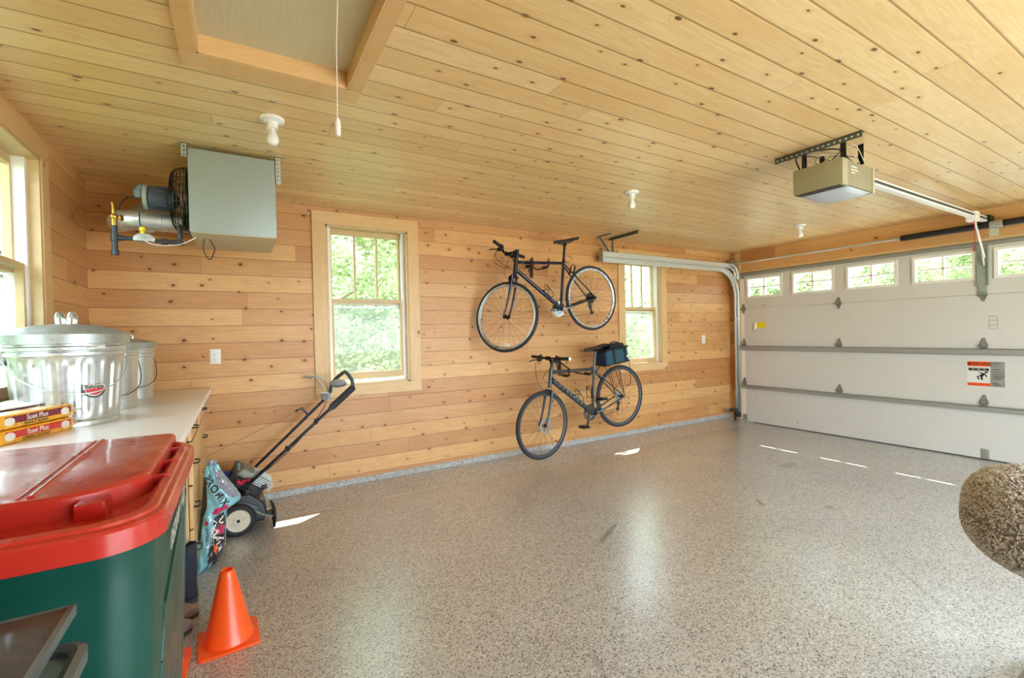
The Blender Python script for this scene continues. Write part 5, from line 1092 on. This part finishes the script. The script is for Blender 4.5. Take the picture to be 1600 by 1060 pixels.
# raised plateau with a front scoop and dividing ridge
rp = lambda o, z, r: [(x, y, z) for x, y in rrect(.16+o, .722-o, -3.085+o, -2.475, r, 10, (.02,.02,r,r))]
loft([rp(0,1.028,.15), rp(.002,1.068,.148), rp(.008,1.074,.145), rp(.014,1.075,.14)], 'lid_plateau', 'lidred', t, smooth=40)
b = MB()
b.tube([(.555,-3.06,1.074), (.545,-2.48,1.074)], .006, 10); b.tube([(.538,-3.06,1.0725), (.528,-2.48,1.0725)], .005, 8); b.build('lid_ridge', 'lidred', t)
for (x, y) in ((.742,-2.62), (.742,-2.78), (.742,-2.93)): 
    b = MB(); b.box((.715, y-.004, 1.03), (.752, y+.004, 1.056)); b.build('lid_rib', 'red', t, bevel=.001)
b = MB(); b.box((.625,-3.115,1.026), (.672,-3.06,1.062)); b.build('lid_catch', 'red', t, bevel=.006)

# ---------------------------------------------------------------- totes in the near corner
M['tote_lid'] = glass('smoky_tote_lid', (.50,.47,.42,1), .35, .2); M['toterim'] = plain('pale_grey_tote_rim', srgb(84,94,94), .35, var=.04)
def tote(z, h, label, contents=True):
    t = thing('storage_tote', label, 'storage tote', (.44, -3.56, z), 'stacked clear storage totes')
    R2 = lambda o, zz: [(x, y, zz) for x, y in rrect(.17+o, .708-o, -3.80+o, -3.40-o, .03, 5)]
    loft([R2(.028,z), R2(.025,z+.01), R2(.012,z+h-.03), R2(.010,z+h-.02)], 'body', 'toteplastic', t)
    b = MB(); n = len(R2(0,0)); rs = [R2(.008,z+h-.028), R2(-.002,z+h-.026), R2(-.002,z+h-.008), R2(.006,z+h-.004), R2(.014,z+h-.008), R2(.010,z+h-.020), R2(.008,z+h-.028)]
    b.add([p for r_ in rs for p in r_], [(i*n+j, i*n+(j+1) % n, (i+1)*n+(j+1) % n, (i+1)*n+j) for i in range(len(rs)-1) for j in range(n)]); b.build('rim', 'toterim', t, 30, label='pale grey rim')
    if contents:
        b = MB(); b.box((.20,-3.77,z+.015), (.68,-3.43,z+h*.6)); b.build('contents', plain('dark_stored_cloth', srgb(58,52,46), .8, var=.4, scale=10, bump=.5, d=.01), t, bevel=.02)
    return t
tote(0, .325, 'clear storage tote at the bottom of the near left stack'); tote(.327, .31, 'clear storage tote in the middle of the near left stack', True); tote(.639, .318, 'clear storage tote with pale rim, topmost of the near left stack')
t = thing('picture_frame', 'dark brown flat panel with a pale edge lying on the totes in the near corner', 'panel', (.42,-3.6,.96))
g = G('mottled_dark_panel'); Pn = g.pos()[0]; nn_ = g.noise(Pn, 9, 5, .65, 1.5); M['panel'] = g.bsdf(g.ramp(nn_, [(.3, srgb(30,28,24)), (.5, srgb(54,47,37)), (.62, srgb(66,60,44)), (.75, srgb(36,42,36))]), .55, coat=.15)
T = Matrix.Translation(V((.43,-3.59,.968)))
b = MB(); b.box((-.245,-.20,0), (.245,.235,.010), xf=T); b.build('face', 'panel', t, 0)
b = MB(); 
for a, c2 in (((-.252,-.205,-.004), (-.245,.24,.012)), ((.245,-.205,-.004), (.252,.24,.012)), ((-.252,.235,-.004), (.252,.24,.012)), ((-.252,-.205,-.004), (.252,-.20,.012))): b.box(a, c2, xf=T)
b.build('edge_strip', 'toterim', t, 0, bevel=.001, label='pale edge strip')

# ---------------------------------------------------------------- traffic cones
def cone(x, y, rz, label):
    t = thing('traffic_cone', None, 'traffic cone', (0,0,0))
    b = MB(); b.prism(rrect(-.118,.118,-.118,.118,.018,5), 0, .012); b.build('base', 'orange', t, bevel=.003)
    b = MB(); b.lathe([(.098,.010), (.100,.016), (.096,.026), (.090,.045), (.034,.292), (.0335,.296), (.031,.300), (.0285,.318), (.024,.322), (.018,.318), (.018,.30)], (0,0,0), n=56); b.build('body', 'orange', t, 40)
    t.location = (x, y, 0); t.rotation_euler = (0,0,rz); t['label'] = label; t['group'] = 'small orange traffic cones on the floor'; return t
c0 = cone(.825, -1.805, rad(3), 'small orange traffic cone standing fully in view on the speckled floor')
dup(c0, (.566, -1.90, 0), rad(-2), 'small orange traffic cone mostly hidden behind the green recycling cart')

# ---------------------------------------------------------------- shoes and boots under the counter
def shoe(x, y, rz, cu, cs, label, boot=0.):
    t = thing('boot' if boot else 'shoe', label, 'boot' if boot else 'shoe', (0,0,0), 'shoes and boots beside the cabinet')
    b = MB(); outl = [(.135*cos(a)*(1 if cos(a) > 0 else 1)-.0, .048*sin(a)*(1.0 if cos(a) > -.2 else .8)+.006*cos(a)) for a in [2*pi*k/28 for k in range(28)]]
    b.prism(outl, 0, .026); sole = b.build('sole', cs, t, bevel=.006)
    b = MB()
    for k in range(6): b.box((-.10+.038*k, -.046, -.0), (-.085+.038*k, .046, .004))
    rings = []; 
    secs_ = [(.022,1.0,1.0,0), (.05,.96,.98,-.002), (.075,.74,.90,-.028), (.095,.52,.80,-.058), (.12,.42,.74,-.072)] + ([(.17,.42,.78,-.074), (.22,.44,.84,-.074), (.29,.47,.9,-.07)] if boot else [])
    for z, sx, sy, ox in secs_: rings.append([(p[0]*sx+ox, p[1]*sy, z+(.018 if p[0] < -.05 and z > .07 else 0)) for p in outl])
    loft(rings, 'upper', cu, t, cap=False, solid=.006)
    b = MB()
    for k in range(4): b.tube([( .035-.026*k, -.026, .070+.011*k), (.025-.026*k, 0, .084+.011*k), (.035-.026*k, .026, .070+.011*k)], .0032, 6)
    b.build('laces', 'nylonblack', t)
    t.location = (x, y, 0); t.rotation_euler = (0,0,rz)
    return t
M['shoebrown'] = plain('worn_brown_leather', srgb(120,92,76), .6, var=.35, scale=25, bump=.3); M['shoegrey'] = plain('grey_tan_suede', srgb(140,122,112), .8, var=.2, scale=30, bump=.2); M['shoenavy'] = plain('navy_fabric', srgb(40,43,58), .8, var=.2, bump=.2, scale=60); M['shoesole'] = plain('dark_grey_sole', srgb(60,58,56), .8)
shoe(.545, -1.66, rad(10), 'shoegrey', 'shoesole', 'grey tan worn shoe nearest the orange cones'); shoe(.56, -1.52, rad(6), 'shoegrey', 'shoesole', 'second grey tan shoe from the orange cones')
shoe(.545, -1.345, rad(178), 'shoenavy', 'shoesole', 'tall dark navy boot standing against the end of the pine cabinet', .1)
shoe(.27, -1.50, rad(8), 'shoebrown', 'shoesole', 'brown leather boot behind the grey shoes under the worktop', .1)

# ---------------------------------------------------------------- bag of potting mix
t = thing('potting_soil_bag', 'light blue and black plastic bag of potting mix slumped against the cabinet', 'bag of soil', (.71, -.92, 0))
rows = [(0.,.628,.685), (.02,.632,.757), (.12,.642,.784), (.22,.650,.790), (.32,.658,.797), (.365,.664,.872), (.40,.668,.868), (.45,.673,.840), (.53,.681,.790), (.575,.688,.765), (.60,.694,.757)]
def brow(v):
    z = .60*v
    for (a, b_) in zip(rows[:-1], rows[1:]):
        if z <= b_[0]+1e-6: k = (z-a[0])/(b_[0]-a[0]); return z, a[1]+(b_[1]-a[1])*k, a[2]+(b_[2]-a[2])*k
    return rows[-1]
def bagS(u, v, off=0.):
    z, xl, xr = brow(max(0, min(1, v))); w_ = sin(pi*max(0, min(1, u)))**.6
    th = (.055+.02*sin(v*3.1)) * (1 if v < .75 else max(.15, (1.02-v)/.27)); cr = .006*sin(u*19+v*23)+.004*sin(v*47-u*13)
    return V((xl+.012+(xr-xl)*u, -.93-th*w_+cr*w_-off-.06*(1-v)*(1-u), z+.004))
def bagB(u, v):
    p = bagS(u, v); return V((p.x, -.93+(.045*sin(pi*u)**.6 if v < .9 else .01)-.06*(1-v)*(1-u), p.z))
g = G('printed_bag'); tc = g.n('ShaderNodeUVMap'); M['bagblue_l'] = plain('pale_blue_bag_film', srgb(128,190,204), .25, .05, var=.1, coat=.5); M['bagblk'] = plain('black_bag_film', srgb(40,38,42), .25, .05, var=.3, coat=.5); M['bagsil'] = plain('grey_silver_bag_film', srgb(158,166,188), .2, .4, var=.25, scale=60, coat=.5)
b = MB(); b.grid(bagS, 20, 40); b.grid(bagB, 12, 30); b.build('bag', 'bagblue_l', t, 60)
def bpatch(name, uv, mat, off=.0015):
    """polygon in bag (u,v) space, fanned over the surface"""
    b = MB(); n = len(uv); cu = sum(p[0] for p in uv)/n; cv = sum(p[1] for p in uv)/n; K = 6; vs = []
    for r in range(K+1):
        for (a, c2) in uv: vs.append(bagS(cu+(a-cu)*r/K, cv+(c2-cv)*r/K, off))
    b.add(vs, [(r*n+i, r*n+(i+1) % n, (r+1)*n+(i+1) % n, (r+1)*n+i) for r in range(K) for i in range(n)]); return b.build(name, mat, t, 60)
dens = lambda pts, k=6: [(a[0]+(c2[0]-a[0])*i/k, a[1]+(c2[1]-a[1])*i/k) for a, c2 in zip(pts, pts[1:]+pts[:1]) for i in range(k)]
bpatch('silver_panel', dens([(.55,.985), (.98,.93), (.99,.66), (.80,.66), (.55,.82)]), 'bagsil')
bpatch('dark_edge', dens([(.01,.88), (.14,.88), (.16,.6), (.10,.3), (.02,.3)]), 'bagblk')
bpatch('dark_panel', dens([(.55,.52), (.97,.53), (.98,.28), (.98,.05), (.52,.015), (.40,.15), (.50,.33)]), 'bagblk')
circ = lambda cu, cv, ru, rv, n=20: [(cu+ru*cos(2*pi*k/n)*(1+.15*cos(5*2*pi*k/n)), cv+rv*sin(2*pi*k/n)*(1+.15*cos(5*2*pi*k/n))) for k in range(n)]
M['flower'] = plain('magenta_flower_print', srgb(204,50,96), .3, var=.25, scale=60)
bpatch('flower', circ(.58,.575,.20,.035), 'flower', .0026); bpatch('flower', circ(.78,.37,.18,.045), 'flower', .0026); bpatch('flower', circ(.28,.47,.07,.022), 'flower', .0026); bpatch('flower', circ(.66,.20,.07,.04), 'orange', .0026)
def btext(s_, size, u0, v0, ang, mat, off=.003, bold=.001, sp=1.):
    def f(x, y):
        X = x*cos(ang)-y*sin(ang); Y_ = x*sin(ang)+y*cos(ang); z, xl, xr = brow(min(1, max(0, v0+Y_/.6))); return bagS(u0+X/max(.11, (xr-xl)), v0+Y_/.6, off)
    vs, fs = text_mesh(s_, size, f, bold=bold, ax='LEFT', spacing=sp); b = MB(); b.add(vs, fs); return b.build('lettering', mat, t, 60)
btext('PROMIX', .052, .10, .905, rad(-58), 'bagblk', bold=.0012, sp=1.12)
btext('MAX', .070, .66, .50, rad(-86), 'whiteplastic', bold=.002); btext('VA', .06, .80, .27, rad(-84), 'whiteplastic', bold=.002); btext('ORGANIC', .024, .50, .42, rad(-88), 'whiteplastic', bold=.0006); btext('POTTING MIX', .020, .28, .42, rad(-84), 'bagblk', bold=.0004)
b = MB(); b.grid(lambda u, v: bagS(.1+.8*u, 1.0)+V((.0, .004*sin(u*20), .03*v+.006*sin(u*14)*v)), 16, 3); b.build('crimped_top', 'bagsil', t, solid=.0015)
b = MB(); b.grid(lambda u, v: V((.612+.075*u-.02*v, -1.0-.03*v+.02*u, .004+.006*sin(u*9)*v+.004*v)), 8, 3); b.build('crimped_bottom', 'bagblue_l', t, solid=.0015)

# ---------------------------------------------------------------- carpeted cat tree, right foreground
g = G('tan_grey_carpet'); Pn = g.obj(); n_ = g.white(g.comb(g.n('ShaderNodeNewGeometry').outputs['Random Per Island'], .1, .2))
M['carpet'] = g.bsdf(g.ramp(n_, [(0, srgb(124,118,108)), (.35, srgb(184,178,166)), (.7, srgb(218,213,204)), (1, srgb(240,238,232))]), .95, spec=.1)
M['carpetbase'] = plain('carpet_backing', srgb(136,126,112), .95, var=.2, scale=200, spec=.1)
t = thing('cat_tree', 'tan and grey carpet-covered rounded cat tree perch at the right edge', 'cat tree', (3.3, -3.95, 0))
cc = V((3.235,-3.90,.69)); rx, ry, rz_ = .255, .255, .175
tilt = Matrix.Rotation(rad(8), 3, V((cos(-.55), sin(-.55), 0)))
def perch(th_, ph):
    c_, s_ = cos(ph), sin(ph); e = .72; f = lambda q: (abs(q)**e)*(1 if q >= 0 else -1)
    return V((rx*f(c_)*cos(th_), ry*f(c_)*sin(th_), rz_*f(s_)*(1 if s_ < 0 else .9)))
b = MB(); b.grid(lambda u, v: cc+tilt @ perch(2*pi*u, -pi/2+pi*v), 48, 24); per = b.build('perch', 'carpetbase', t, 60)
rd = random.Random(9); b = MB()
for i in range(30000):
    s_ = rd.uniform(-1, 1); ph = math.asin(s_); th_ = rd.uniform(0, 2*pi); p = perch(th_, ph)
    n_ = V((p.x/rx**2, p.y/ry**2, p.z/rz_**2)).normalized(); n_ = (n_+V((rd.gauss(0,.35), rd.gauss(0,.35), rd.gauss(0,.35)-.1))).normalized(); q = cc+tilt @ p; n_ = tilt @ n_
    a = n_.orthogonal().normalized(); k = rd.random()*6.3; a = a*cos(k)+n_.cross(a)*sin(k); L = rd.uniform(.005,.009); w_ = .0036; e = n_.cross(a)
    b.add([q+a*w_, q-a*w_*.5+e*w_*.87, q-a*w_*.5-e*w_*.87, q+n_*L+a*w_*.7], [(0,1,3), (1,2,3), (2,0,3)])
b.build('carpet_pile', 'carpet', t, 0, kind='stuff')
b = MB(); b.cyl((3.30,-3.97,.04), (3.30,-3.97,.60), .05, n=24); b.build('post', 'carpetbase', t)
b = MB(); b.prism(rrect(3.1,3.6,-4.25,-3.75,.05), 0, .04); b.build('base', 'carpetbase', t, bevel=.008)
